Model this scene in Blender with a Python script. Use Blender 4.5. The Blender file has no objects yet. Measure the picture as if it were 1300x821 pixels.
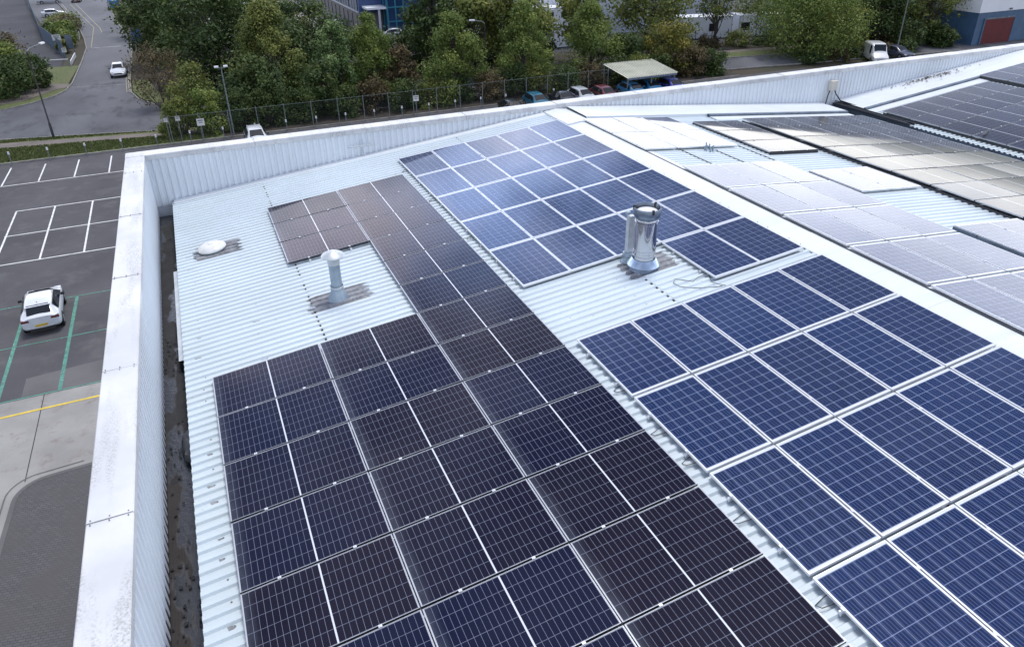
import bpy, bmesh, math, random
import numpy as np
from mathutils import Vector, Matrix, noise as mnoise
random.seed(7); rng = np.random.default_rng(11)
sc = bpy.context.scene; COL = sc.collection
R = math.radians; PI = math.pi

# ------------------------------------------------------------------ camera
Rt = Vector((0.91474209, -0.40378457, -0.01431553)); Up = Vector((0.20037749, 0.42260262, 0.88388681)); Fw = Vector((0.35085007, 0.81139697, -0.46748174))
CAM = Vector((0, 0, 18.4)); FPX = 919.77
cd = bpy.data.cameras.new('camera'); cam = bpy.data.objects.new('camera', cd); COL.objects.link(cam)
m = Matrix((Rt, Up, -Fw)).transposed().to_4x4(); m.translation = CAM; cam.matrix_world = m
cd.sensor_width = 36; cd.lens = 36 * FPX / 1300; cd.shift_y = -45 / 1300; cd.clip_start = .1; cd.clip_end = 3000
sc.camera = cam
def px(P):
    v = Vector(P) - CAM; d = v.dot(Fw)
    if d <= .1: return None
    return 650 + FPX * v.dot(Rt) / d, 365.5 - FPX * v.dot(Up) / d

# ------------------------------------------------------------------ helpers
def parse(c): return (c[0], c[1], c[2], 1)
def newmat(name):
    m = bpy.data.materials.new(name); m.use_nodes = True; nt = m.node_tree
    b = nt.nodes['Principled BSDF']; return m, nt, b
class NT:
    def __init__(s, nt): s.nt = nt
    def n(s, t, **k):
        x = s.nt.nodes.new(t)
        for a, v in k.items(): setattr(x, a, v)
        return x
    def link(s, a, b): s.nt.links.new(a, b)
    def math(s, op, a, b=None, c=None, clamp=False):
        x = s.n('ShaderNodeMath', operation=op); x.use_clamp = clamp
        for i, v in enumerate((a, b, c)):
            if v is None: continue
            if isinstance(v, (int, float)): x.inputs[i].default_value = v
            else: s.link(v, x.inputs[i])
        return x.outputs[0]
    def mix(s, f, a, b):
        x = s.n('ShaderNodeMix', data_type='RGBA')
        for i, v in ((0, f), (6, a), (7, b)):
            if isinstance(v, (int, float)): x.inputs[i].default_value = v
            elif isinstance(v, tuple): x.inputs[i].default_value = (*v[:3], 1)
            else: s.link(v, x.inputs[i])
        return x.outputs[2]
    def noise(s, vec, scale, detail=4, rough=.55):
        x = s.n('ShaderNodeTexNoise'); x.inputs['Scale'].default_value = scale; x.inputs['Detail'].default_value = detail; x.inputs['Roughness'].default_value = rough
        if vec is not None: s.link(vec, x.inputs['Vector'])
        return x.outputs['Fac']
    def ramp(s, f, pts):
        x = s.n('ShaderNodeMapRange'); x.inputs[1].default_value = pts[0]; x.inputs[2].default_value = pts[1]
        x.inputs[3].default_value = pts[2] if len(pts) > 2 else 0; x.inputs[4].default_value = pts[3] if len(pts) > 2 else 1
        s.link(f, x.inputs[0]); return x.outputs[0]
    def mapping(s, vec, scale):
        x = s.n('ShaderNodeMapping'); x.inputs['Scale'].default_value = scale; s.link(vec, x.inputs[0]); return x.outputs[0]

def surf(name, c1, c2=None, rough=.7, scale=1., contrast=(.35, .65), metal=0., c3=None, scale3=8., con3=(.6, .75), bump=0., bscale=20., stretch=None, coat=0., spec=.5):
    """procedural surface: base colour broken up by large noise, spots of a third colour and fine bump"""
    m, nt, b = newmat(name); N = NT(nt); tc = N.n('ShaderNodeTexCoord').outputs['Object']
    v = N.mapping(tc, stretch) if stretch else tc
    c2 = c2 or tuple(x * .85 for x in c1)
    col = N.mix(N.ramp(N.noise(v, scale, 6), contrast), c1, c2)
    if c3: col = N.mix(N.ramp(N.noise(v, scale3, 5, .65), con3), col, c3)
    fine = N.ramp(N.noise(tc, bscale * 3, 2), (.2, .8, .9, 1.1))
    mm = N.n('ShaderNodeMix', data_type='RGBA', blend_type='MULTIPLY'); mm.inputs[0].default_value = 1
    N.link(col, mm.inputs[6]); N.link(fine, mm.inputs[7]); N.link(mm.outputs[2], b.inputs['Base Color'])
    b.inputs['Roughness'].default_value = rough; b.inputs['Metallic'].default_value = metal; b.inputs['Coat Weight'].default_value = coat
    b.inputs['Specular IOR Level'].default_value = spec
    if bump:
        bp = N.n('ShaderNodeBump'); bp.inputs['Strength'].default_value = bump; bp.inputs['Distance'].default_value = .02
        N.link(N.noise(tc, bscale, 5), bp.inputs['Height']); N.link(bp.outputs[0], b.inputs['Normal'])
    return m

def link_mesh(name, me, mat=None, parent=None):
    o = bpy.data.objects.new(name, me); COL.objects.link(o)
    if mat is not None and not me.materials: me.materials.append(mat)
    if parent is not None: o.parent = parent
    return o
class MB:
    """collects shapes for ONE mesh object"""
    def __init__(s): s.v = []; s.f = []
    def poly(s, pts): n = len(s.v); s.v += [tuple(p) for p in pts]; s.f.append(tuple(range(n, n + len(pts)))); return s
    def grid(s, rows, close=False):
        n = len(s.v); w = len(rows[0])
        for r in rows: s.v += [tuple(p) for p in r]
        for i in range(len(rows) - 1):
            for j in range(w if close else w - 1):
                k = (j + 1) % w
                s.f.append((n + i * w + j, n + i * w + k, n + (i + 1) * w + k, n + (i + 1) * w + j))
        return s
    def box(s, x0, x1, y0, y1, z0, z1, M=None, taper=0.):
        t = taper
        p = [(x0, y0, z0), (x1, y0, z0), (x1, y1, z0), (x0, y1, z0), (x0 + t, y0 + t, z1), (x1 - t, y0 + t, z1), (x1 - t, y1 - t, z1), (x0 + t, y1 - t, z1)]
        if M is not None: p = [tuple(M @ Vector(q)) for q in p]
        n = len(s.v); s.v += p
        s.f += [tuple(n + i for i in q) for q in ((3, 2, 1, 0), (4, 5, 6, 7), (0, 1, 5, 4), (1, 2, 6, 5), (2, 3, 7, 6), (3, 0, 4, 7))]
        return s
    def tube(s, pts, rad, seg=8, caps=True):
        pts = [Vector(p) for p in pts]
        if isinstance(rad, (int, float)): rad = [rad] * len(pts)
        rows = []
        for i, p in enumerate(pts):
            d = (pts[min(i + 1, len(pts) - 1)] - pts[max(i - 1, 0)]).normalized()
            a = d.orthogonal().normalized() if abs(d.z) > .9 else Vector((-d.y, d.x, 0)).normalized()
            if abs(d.z) > .9: a = (Vector((1, 0, 0)) - d * d.x).normalized()
            c = d.cross(a)
            rows.append([p + (a * math.cos(2 * PI * k / seg) + c * math.sin(2 * PI * k / seg)) * rad[i] for k in range(seg)])
        s.grid(rows, True)
        if caps: s.poly(rows[0][::-1]); s.poly(rows[-1])
        return s
    def lathe(s, prof, cx=0, cy=0, seg=24):
        s.grid([[(cx + r * math.cos(2 * PI * k / seg), cy + r * math.sin(2 * PI * k / seg), z) for k in range(seg)] for r, z in prof], True)
        return s
    def build(s, name, mat, parent=None, smooth=False):
        me = bpy.data.meshes.new(name); me.from_pydata(s.v, [], s.f); me.update()
        bm = bmesh.new(); bm.from_mesh(me); bmesh.ops.recalc_face_normals(bm, faces=bm.faces[:]); bm.to_mesh(me); bm.free()
        if smooth:
            me.polygons.foreach_set('use_smooth', [True] * len(me.polygons))
            try: me.set_sharp_from_angle(angle=R(38))
            except Exception: pass
        return link_mesh(name, me, mat, parent)
def tag(o, label=None, cat=None, group=None, kind=None):
    if label:
        assert 4 <= len(label.split()) <= 16, label
        o['label'] = label
    if cat: o['category'] = cat
    if group: o['group'] = group
    if kind: o['kind'] = kind
    return o
def thing(name, label, cat, loc=(0, 0, 0), rot=(0, 0, 0), group=None):
    o = bpy.data.objects.new(name, None); COL.objects.link(o); o.location = loc; o.rotation_euler = rot; o.empty_display_size = .1
    return tag(o, label, cat, group)
def copy_tree(o, parent=None):
    c = o.copy(); COL.objects.link(c); c.parent = parent
    for ch in list(o.children): copy_tree(ch, c)
    return c
def structure(name, mb, mat, label=None):
    o = mb.build(name, mat); o['kind'] = 'structure'
    if label: o['label'] = label
    return o

# ------------------------------------------------------------------ materials
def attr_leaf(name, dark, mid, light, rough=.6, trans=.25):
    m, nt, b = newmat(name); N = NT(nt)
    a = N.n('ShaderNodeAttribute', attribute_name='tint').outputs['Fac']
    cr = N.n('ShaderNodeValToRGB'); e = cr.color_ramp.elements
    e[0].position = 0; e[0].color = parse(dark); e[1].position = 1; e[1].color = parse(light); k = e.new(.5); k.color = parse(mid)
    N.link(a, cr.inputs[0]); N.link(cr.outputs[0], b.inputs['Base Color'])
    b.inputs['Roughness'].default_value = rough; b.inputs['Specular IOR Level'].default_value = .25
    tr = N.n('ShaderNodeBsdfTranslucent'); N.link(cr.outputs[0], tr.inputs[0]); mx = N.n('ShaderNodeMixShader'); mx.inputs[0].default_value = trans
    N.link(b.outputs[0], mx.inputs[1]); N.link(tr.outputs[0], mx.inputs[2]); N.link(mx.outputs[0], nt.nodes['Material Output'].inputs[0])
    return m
L_dark = attr_leaf('leaf_dark_green', (0.0226, 0.043, 0.0143), (0.0533, 0.0881, 0.0256), (0.1178, 0.1536, 0.043))
L_mid = attr_leaf('leaf_mid_green', (0.0512, 0.087, 0.0192), (0.128, 0.1818, 0.041), (0.256, 0.3008, 0.0742))
L_olive = attr_leaf('leaf_olive', (0.0538, 0.0794, 0.0192), (0.1344, 0.1664, 0.041), (0.2688, 0.2816, 0.0768))
L_brown = attr_leaf('leaf_brown', (.04, .032, .018), (.10, .08, .04), (.19, .15, .07))
L_yellow = attr_leaf('leaf_yellow', (.05, .065, .015), (.14, .15, .03), (.34, .27, .05))
L_pale = attr_leaf('leaf_pale_green', (0.0384, 0.0704, 0.0256), (0.1152, 0.192, 0.064), (0.3072, 0.3968, 0.1664))
M_bark = surf('bark', (.06, .05, .04), (.035, .03, .025), .9, 3)
def roof_metal(name, base=(.70, .75, .79), dirt=.5):
    m, nt, b = newmat(name); N = NT(nt); tc = N.n('ShaderNodeTexCoord').outputs['Object']
    col = N.mix(N.ramp(N.noise(tc, .5, 4), (.35, .7)), base, tuple(x * .9 for x in base))
    streak = N.noise(N.mapping(tc, (.6, 9, 1)), 1., 5, .6)
    col = N.mix(N.math('MULTIPLY', N.ramp(streak, (.5, .8)), dirt), col, (.50, .54, .55))
    spots = N.noise(tc, 11., 4, .7)
    col = N.mix(N.math('MULTIPLY', N.ramp(spots, (.66, .76)), dirt), col, (.30, .31, .30))
    N.link(col, b.inputs['Base Color']); b.inputs['Roughness'].default_value = .42; b.inputs['Specular IOR Level'].default_value = .45
    bp = N.n('ShaderNodeBump'); bp.inputs['Strength'].default_value = .15; bp.inputs['Distance'].default_value = .01
    N.link(N.noise(tc, 6, 3), bp.inputs['Height']); N.link(bp.outputs[0], b.inputs['Normal'])
    return m
M_roof = roof_metal('white_roof_sheet', (.585, .668, .712), .8); M_wallsheet = roof_metal('white_wall_sheet', (.72, .77, .82), .3)
def coping_mat():
    m, nt, b = newmat('white_coping'); N = NT(nt); tc = N.n('ShaderNodeTexCoord').outputs['Object']
    col = N.mix(N.ramp(N.noise(tc, .8, 5), (.35, .65)), (.67, .68, .695), (.52, .535, .55))
    mask = N.math('MULTIPLY', N.ramp(N.noise(N.mapping(tc, (3.5, .55, 1)), 1., 3), (.46, .62)), N.ramp(N.noise(tc, 38, 5, .8), (.46, .62)))
    col = N.mix(N.math('MULTIPLY', mask, .75), col, (.22, .22, .21))
    N.link(col, b.inputs['Base Color']); b.inputs['Roughness'].default_value = .5
    return m
M_coping = coping_mat()
M_ridge = roof_metal('ridge_flashing', (.69, .735, .77), .5)
M_dark = surf('dark_gap', (.012, .013, .016), rough=.8)
M_alu = surf('aluminium', (.78, .80, .82), (.68, .70, .73), .32, 5, metal=.55)
M_blackmetal = surf('dark_rail', (.03, .035, .045), (.02, .022, .03), .5, 4)
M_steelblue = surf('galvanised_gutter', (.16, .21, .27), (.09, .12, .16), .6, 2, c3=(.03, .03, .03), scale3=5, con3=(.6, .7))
M_bitumen = surf('grey_sealant', (.29, .30, .325), (.17, .175, .19), .85, 6, c3=(.36, .37, .38), scale3=14, con3=(.5, .7), bump=.4)
M_asphalt = surf('asphalt', (.092, .091, .098), (.066, .065, .071), .9, .22, (.35, .7), c3=(.115, .113, .115), scale3=.55, con3=(.50, .72), bump=.3, bscale=30, spec=.2)
M_road = surf('road_asphalt', (.125, .13, .145), (.080, .083, .094), .85, .16, (.38, .62), c3=(.055, .057, .065), scale3=.5, con3=(.52, .68), bump=.2, bscale=20, stretch=(1, .45, 1), spec=.3)
M_road2 = surf('side_road_asphalt', (.135, .14, .155), (.095, .10, .112), .85, .12, (.38, .62), c3=(.065, .068, .076), scale3=.4, con3=(.58, .7), bump=.2, bscale=20, stretch=(1, .3, 1), spec=.3)
M_yard = surf('yard_asphalt', (.070, .072, .082), (.048, .049, .057), .9, .1, c3=(.10, .10, .11), scale3=.3, bump=.2, spec=.2)
M_conc = surf('concrete', (.30, .295, .28), (.23, .225, .215), .9, .5, c3=(.17, .135, .125), scale3=1.6, con3=(.55, .8), bump=.3, bscale=25)
M_conc_dark = surf('worn_concrete', (.125, .12, .122), (.095, .092, .095), .9, .5, bump=.3)
M_kerb = surf('kerb_concrete', (.27, .265, .25), (.17, .165, .155), .9, 1.5)
M_path = surf('path_surface', (.17, .145, .13), (.12, .105, .095), .9, .6)
M_white = surf('white_paint', (.68, .69, .68), (.42, .42, .42), .7, 2.5, (.45, .75))
M_worn = surf('worn_white_paint', (.42, .43, .44), (.16, .165, .17), .8, 1.2, (.4, .6))
M_green = surf('green_paint', (.07, .25, .19), (.055, .13, .11), .7, 2.5, (.45, .7), c3=(.35, .5, .45), scale3=9, con3=(.58, .66))
M_yellow = surf('yellow_paint', (.72, .52, .05), (.5, .37, .05), .7, 3)
M_yellowworn = surf('worn_yellow_paint', (.40, .36, .22), (.2, .19, .15), .8, 2)
M_ground = surf('earth', (.035, .038, .022), (.055, .042, .028), .95, .3, bump=.4, bscale=4)
M_mulch = surf('mulch', (.045, .035, .028), (.028, .024, .018), .95, 1.2, bump=.5, bscale=6)
M_grass = surf('mown_grass', (.085, .115, .035), (.12, .125, .05), .95, .5, c3=(.035, .06, .015), scale3=3, con3=(.5, .7), bump=.6, bscale=25)
def paving_mat():
    m, nt, b = newmat('block_paving'); N = NT(nt); tc = N.n('ShaderNodeTexCoord').outputs['Object']
    br = N.n('ShaderNodeTexBrick'); br.inputs['Scale'].default_value = 1; br.inputs['Brick Width'].default_value = .2; br.inputs['Row Height'].default_value = .1
    br.inputs['Mortar Size'].default_value = .009; br.inputs['Color1'].default_value = (.075, .072, .078, 1); br.inputs['Color2'].default_value = (.10, .097, .103, 1); br.inputs['Mortar'].default_value = (.03, .03, .032, 1)
    rot = N.n('ShaderNodeMapping'); rot.inputs['Rotation'].default_value = (0, 0, R(12)); N.link(tc, rot.inputs[0]); N.link(rot.outputs[0], br.inputs[0])
    col = N.mix(N.ramp(N.noise(tc, .6, 4), (.3, .7)), br.outputs[0], (.07, .066, .066)); N.link(col, b.inputs['Base Color']); b.inputs['Roughness'].default_value = .85
    return m
M_paving = paving_mat()
def glass_like(name, c, rough=.06, spec=.5):
    m, nt, b = newmat(name); b.inputs['Base Color'].default_value = parse(c); b.inputs['Roughness'].default_value = rough; b.inputs['Specular IOR Level'].default_value = spec
    N = NT(nt); bp = N.n('ShaderNodeBump'); bp.inputs['Strength'].default_value = .03; N.link(N.noise(N.n('ShaderNodeTexCoord').outputs['Object'], 3, 2), bp.inputs['Height']); N.link(bp.outputs[0], b.inputs['Normal'])
    return m
M_glass = glass_like('dark_glass', (.012, .015, .02)); M_tyre = surf('tyre', (.015, .015, .016), rough=.8, scale=5)
M_rim = surf('wheel_rim', (.45, .46, .48), (.3, .31, .33), .35, 6, metal=.7); M_tail = surf('tail_light', (.14, .008, .01), (.06, .004, .006), .2, 8, coat=.5)
M_head = surf('head_light', (.65, .68, .72), (.35, .37, .4), .12, 8, coat=.5); M_plate_y = surf('yellow_plate', (.65, .45, .06), (.55, .38, .05), .5, 8); M_plate_w = surf('white_plate', (.7, .7, .68), rough=.5, scale=8)
M_blacktrim = surf('black_trim', (.018, .019, .021), rough=.5, scale=6)
_paint = {}
def paint(c):
    if c not in _paint: _paint[c] = surf('car_paint', c, tuple(x * .92 for x in c), .28, 1.5, coat=.7)
    return _paint[c]
M_chrome = surf('polished_steel', (.52, .53, .57), (.46, .47, .50), .09, 3, metal=1.)
M_galv = surf('galvanised_pipe', (.38, .46, .52), (.28, .35, .42), .42, 7, metal=.55, c3=(.5, .55, .6), scale3=12)
M_galvlight = surf('light_sheet_metal', (.60, .64, .67), (.48, .52, .55), .45, 6, metal=.3)

def panel_glass(name, kind):
    m, nt, b = newmat(name); N = NT(nt); tc = N.n('ShaderNodeTexCoord').outputs['Object']
    sx = N.n('ShaderNodeSeparateXYZ'); N.link(tc, sx.inputs[0]); X, Y = sx.outputs[0], sx.outputs[1]
    oi = N.n('ShaderNodeObjectInfo').outputs['Random']
    def near(v, pitch, off, w):      # 1 within w/2 of a multiple of pitch
        t = N.math('ADD', N.math('DIVIDE', v, pitch), off + .5); t = N.math('SUBTRACT', N.math('FRACT', t), .5)
        return N.math('LESS_THAN', N.math('MULTIPLY', N.math('ABSOLUTE', t), pitch), w / 2)
    ax = N.math('ABSOLUTE', X); ay = N.math('ABSOLUTE', Y)
    if kind == 'mono':
        hx = N.math('SUBTRACT', ax, .009)
        lines = N.math('MAXIMUM', near(hx, .0712, 0, .0042), near(Y, .1838, 0, .0048))
        centre = N.math('LESS_THAN', ax, .0095)
        edge = N.math('MAXIMUM', N.math('GREATER_THAN', ax, .8655), N.math('GREATER_THAN', ay, .556))
        dark, alt, lc = (.0020, .0042, .024), (.0070, .0045, .012), (.165, .185, .25)
        bus = N.math('MULTIPLY', near(Y, .0184, .5, .0014), .12)
    else:
        lines = N.math('MAXIMUM', near(X, .158, 0, .0045), near(Y, .158, 0, .0042))
        centre = N.math('MULTIPLY', lines, 0)
        edge = N.math('MAXIMUM', N.math('GREATER_THAN', ax, .475), N.math('GREATER_THAN', ay, .795))
        dark, alt, lc = (.0032, .0165, .078), (.0055, .0140, .060), (.29, .36, .52)
        bus = N.math('MULTIPLY', near(X, .0395, .5, .0024), .62)
    cell = N.mix(oi, dark, alt)
    vo = N.n('ShaderNodeTexVoronoi'); vo.inputs['Scale'].default_value = 38 if kind == 'poly' else 12; N.link(tc, vo.inputs['Vector'])
    hv = N.n('ShaderNodeHueSaturation'); N.link(cell, hv.inputs['Color']); N.link(N.ramp(vo.outputs['Color'], (0, 1, .75, 1.3) if kind == 'poly' else (0, 1, .93, 1.07)), hv.inputs['Value'])
    col = N.mix(bus, hv.outputs[0], lc); col = N.mix(lines, col, lc)
    col = N.mix(N.math('MAXIMUM', centre, edge), col, (.62, .65, .70))
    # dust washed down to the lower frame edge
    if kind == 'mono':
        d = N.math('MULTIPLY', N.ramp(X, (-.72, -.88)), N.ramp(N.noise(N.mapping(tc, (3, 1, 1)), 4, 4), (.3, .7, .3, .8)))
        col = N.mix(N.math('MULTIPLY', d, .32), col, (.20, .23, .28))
    dust = N.ramp(N.noise(tc, 3., 5, .65), (.35, .85, .0, .008 if kind == 'mono' else .03)); col = N.mix(dust, col, (.30, .30, .31))
    N.link(col, b.inputs['Base Color']); b.inputs['Roughness'].default_value = .9; b.inputs['Specular IOR Level'].default_value = 0
    b.inputs['Coat Weight'].default_value = 1; b.inputs['Coat Roughness'].default_value = .045; b.inputs['Coat IOR'].default_value = 1.29 if kind == 'mono' else 1.46
    return m
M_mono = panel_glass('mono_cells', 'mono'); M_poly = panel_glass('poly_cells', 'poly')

# ------------------------------------------------------------------ roof geometry
S = math.atan(.09915); TS = .09915
EAVE, RIDGE, VEND, TST, RIDGE2, XEND = -1.05, 10.40, 21.60, 22.20, 33.3, 58.
def zL(x): return 11.5865 + TS * x
def zR(x): return zL(RIDGE) - TS * (x - RIDGE)
def zT(x): return zR(21.85) + TS * (x - 21.85)
YF = 20.40; Y0 = -14.
RIBP, RIBH = .172, .032
def ribprof(y0, y1):
    out = []; k = math.floor(y0 / RIBP)
    y = k * RIBP
    while y < y1:
        for dy, h in ((0, 0), (.062, 0), (.084, RIBH), (.146, RIBH), (.168, 0)):
            if y0 <= y + dy <= y1: out.append((y + dy, h))
        y += RIBP
    out.insert(0, (y0, 0)); out.append((y1, 0)); return out
def sheet(xs, zf, y0, y1, lift=0.):
    mb = MB(); pr = ribprof(y0, y1)
    mb.grid([[(x, y, zf(x) + h + l) for y, h in pr] for x, l in xs]); return mb

ware = thing('factory_building', 'long factory building with white ribbed metal roof slopes, parapets and valley gutter', 'building', (0, 0, 0))
def part(mb, name, mat, parent=ware, smooth=False): return mb.build(name, mat, parent, smooth)
# sheets lap at x=1.3 and x=6.95 : upper sheet lies 12 mm over the lower one
for a, b_, l in ((EAVE, 1.36, 0), (1.30, 7.01, .006), (6.95, RIDGE - .02, .012)):
    part(sheet([(a, l), (b_, l)], zL, Y0, YF), 'roof_sheet', M_roof)
for a, b_, l in ((RIDGE + .02, 16.2, .012), (16.1, VEND, .0)):
    part(sheet([(a, l), (b_, l)], zR, Y0, YF), 'roof_sheet', M_roof)
for a, b_, l in ((TST, 27.6, 0), (27.5, RIDGE2, .012)):
    part(sheet([(a, l), (b_, l)], zT, Y0, YF), 'roof_sheet', M_roof)
part(sheet([(RIDGE2, 0), (XEND, 0)], lambda x: zT(RIDGE2) - TS * (x - RIDGE2), Y0, YF), 'roof_sheet', M_roof)
# dark boxes painting the gap shadows in the troughs at the sheet laps
mb = MB()
y = math.ceil(Y0 / RIBP) * RIBP
while y < YF - .3:
    for x in (1.29, 6.94):
        if random.random() < .8: mb.box(x - .014, x + .014, y + .003, y + .060, zL(x) - .001, zL(x) + random.uniform(.016, .03))
    y += RIBP
o = part(mb, 'lap_gap_shadow', M_dark); o['kind'] = 'stuff'
# screws through the ribs on each purlin line
mb = MB(); mb2 = MB()
for xp in (-.75, .3, 2.6, 3.9, 5.2, 6.5, 8.0, 9.3):
    y = math.ceil(Y0 / RIBP) * RIBP
    while y < YF - .2:
        if random.random() < .62:
            xx = xp + random.uniform(-.03, .03); yy = y + .03; z = zL(xx) + .001
            mb.lathe([(.012, z), (.012, z + .007), (.004, z + .012)], xx, yy, 6)
            if random.random() < .4:      # rust and grime dragged down the trough from a screw
                w = random.uniform(.012, .03) * (1.5 if xp < 0 else 1); l = random.uniform(.04, .14)
                mb2.poly([(xx, yy - w * .5, z + .002), (xx, yy + w * .5, z + .002), (xx - l, yy + w, zL(xx - l) + .003), (xx - l * .8, yy - w, zL(xx - l * .8) + .003)])
        y += RIBP * 2
for xp in (11.6, 13.0, 14.4, 15.8, 23.2, 24.8, 26.4):
    y = math.ceil(8 / RIBP) * RIBP
    while y < YF - .2:
        z = (zR if xp < 22 else zT)(xp)
        if random.random() < .5: mb.lathe([(.011, z), (.011, z + .007), (.004, z + .012)], xp, y + .03, 6)
        y += RIBP * 2
o = part(mb, 'roof_screw', M_bitumen); o['kind'] = 'stuff'
o = part(mb2, 'screw_stain', M_bitumen); o['kind'] = 'stuff'
# ridge capping, smooth folded strip in lengths
for y0_, y1_ in [(-14, -8.4), (-8.45, -5.4), (-5.45, -2.4), (-2.45, .6), (.55, 3.6), (3.55, 6.6), (6.55, 9.6), (9.55, 12.6), (12.55, 15.6), (15.55, 18.75), (18.7, YF - .02)]:
    k = .045 + (.004 if int(y0_ * 7) % 2 else 0) + (.035 if y0_ > 18 else 0)
    mb = MB(); p = [(RIDGE - .44, zL(RIDGE - .44) + .034), (RIDGE - .43, zL(RIDGE - .43) + k), (RIDGE, zL(RIDGE) + k + .006), (RIDGE + .36, zR(RIDGE + .36) + k), (RIDGE + .37, zR(RIDGE + .37) + .034)]
    mb.grid([[(x, y, z) for x, z in p] for y in (y0_, y1_)])
    mb.poly([(x, y0_, z) for x, z in p] + [(p[-1][0], y0_, p[-1][1] - .04), (p[0][0], y0_, p[0][1] - .04)])
    part(mb, 'ridge_cap', M_ridge)
mb = MB()
for k in range(90):
    y = -6 + k * .3
    for s, f in ((-.40, zL), (.33, zR)):
        if random.random() < .6: mb.lathe([(.011, f(RIDGE + s) + .05), (.004, f(RIDGE + s) + .062)], RIDGE + s, y, 6)
o = part(mb, 'ridge_screw', M_bitumen)
# smooth transverse flashing sheets along the far wall
def strip(xa, xb, f, y0_, y1_, lift, name='wall_flashing'):
    mb = MB(); p = [(y0_, .034), (y0_ + .004, lift), (y1_, lift + .02)]
    mb.grid([[(x, y, f(x) + l) for y, l in p] for x in (xa, xb)]); part(mb, name, M_ridge)
strip(-1.0, RIDGE - .45, zL, YF - .30, YF - .03, .05)
strip(RIDGE + .38, VEND - .05, zR, 19.05, YF - .03, .13)
strip(TST + .1, RIDGE2, zT, 19.05, YF - .03, .13)
# raised kerb angle in front of the flashing (bright); shaded edge above it is a strip of dark colour
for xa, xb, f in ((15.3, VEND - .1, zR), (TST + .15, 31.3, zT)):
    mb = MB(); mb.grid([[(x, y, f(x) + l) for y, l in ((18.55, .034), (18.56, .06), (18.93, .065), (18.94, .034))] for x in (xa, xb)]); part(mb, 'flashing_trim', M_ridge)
    mb = MB(); mb.grid([[(x, y, f(x) + l) for y, l in ((18.95, .034), (18.95, .125), (19.04, .14), (19.045, .034))] for x in (xa, xb)]); part(mb, 'edge_shade_strip', M_steelblue)
# parapets
def ribwall(along, fixed, a, b_, zb, zt, sgn):
    mb = MB(); pr = [(y, h) for y, h in ribprof(a, b_)]
    rows = []
    for zz in (0, 1):
        row = []
        for t, h in pr:
            z = (zb(t) if callable(zb) else zb) if zz == 0 else zt
            row.append((t, fixed + sgn * h, z) if along == 'x' else (fixed + sgn * h, t, z))
        rows.append(row)
    mb.grid(rows); return mb
def prof(x):
    if x < EAVE + .1: return 11.42
    if x < RIDGE: return zL(x) + .03
    if x < VEND: return zR(x) + .03
    if x < TST: return zR(VEND) - .1
    if x < RIDGE2: return zT(x) + .03
    return zT(RIDGE2) - TS * (x - RIDGE2) + .03
pw = part(ribwall('x', YF, -1.47, XEND, prof, 12.74, -1), 'parapet_wall', M_wallsheet)
pl_ = part(ribwall('y', -1.47, Y0, YF, 11.18, 12.74, 1), 'parapet_wall', M_wallsheet)
# walls down to the ground (outer skin) – shell so the parapet has real thickness
mb = MB(); mb.box(-1.84, -1.50, Y0, 20.76, 0, 12.72); part(mb, 'outer_wall', M_wallsheet)
mb = MB(); mb.box(-1.50, XEND, 20.44, 20.76, 0, 12.72); part(mb, 'outer_wall', M_wallsheet)
mb = MB(); mb.box(-1.84, XEND, Y0 - .3, Y0 - .01, 0, 12.5); mb.box(XEND + .01, XEND + .3, Y0, 20.76, 0, 12.72); part(mb, 'outer_wall', M_wallsheet)
# coping lengths
def coping(horizontal, a, b_, jig):
    mb = MB(); zt = 12.835 + jig; zb = 12.70
    if horizontal:   # along x
        yo, yi = 20.81, 20.355
        p = [(yo, zb), (yo, zt - .012), (yo - .012, zt), (yi + .012, zt + .004), (yi, zt - .01), (yi, zb)]
        mb.grid([[(x, y, z) for y, z in p] for x in (a, b_)]); mb.poly([(a, y, z) for y, z in p]); mb.poly([(b_, y, z) for y, z in p])
    else:
        xo, xi = -1.885, -1.43
        p = [(xo, zb), (xo, zt - .012), (xo + .012, zt), (xi - .012, zt + .004), (xi, zt - .01), (xi, zb)]
        mb.grid([[(x, y, z) for x, z in p] for y in (a, b_)]); mb.poly([(x, a, z) for x, z in p]); mb.poly([(x, b_, z) for x, z in p])
    return part(mb, 'coping', M_coping)
cy = [-14, -8.6, -5.5, -2.4, .7, 3.75, 6.78, 9.80, 12.90, 15.97, 19.0, 20.35]
for i in range(len(cy) - 1): coping(False, cy[i] + .004, cy[i + 1] - .004, .004 * math.sin(i * 2.3))
cx = [-1.885, 1.3, 4.35, 7.4, 10.45, 13.5, 16.55, 19.6, 22.65, 25.7, 28.75, 31.8, 34.85, 38, 44, 50, XEND]
for i in range(len(cx) - 1): coping(True, cx[i] + .004, cx[i + 1] - .004, .004 * math.sin(i * 1.7))
for y in cy[1:-1]:
    mb = MB()
    for x in (-1.84, -1.66, -1.48):
        for d in (-.035, .03): mb.lathe([(.008, 12.838), (.008, 12.848), (.003, 12.852)], x, y + d, 8)
    mb.box(-1.875, -1.44, y - .004, y + .004, 12.82, 12.841); part(mb, 'coping_joint', M_bitumen)
for x in cx[1:-2]:
    mb = MB()
    for y in (20.40, 20.58, 20.77): mb.lathe([(.008, 12.838), (.008, 12.848), (.003, 12.852)], x - .03, y, 8)
    mb.box(x - .004, x + .004, 20.36, 20.80, 12.82, 12.841); part(mb, 'coping_joint', M_bitumen)
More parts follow.
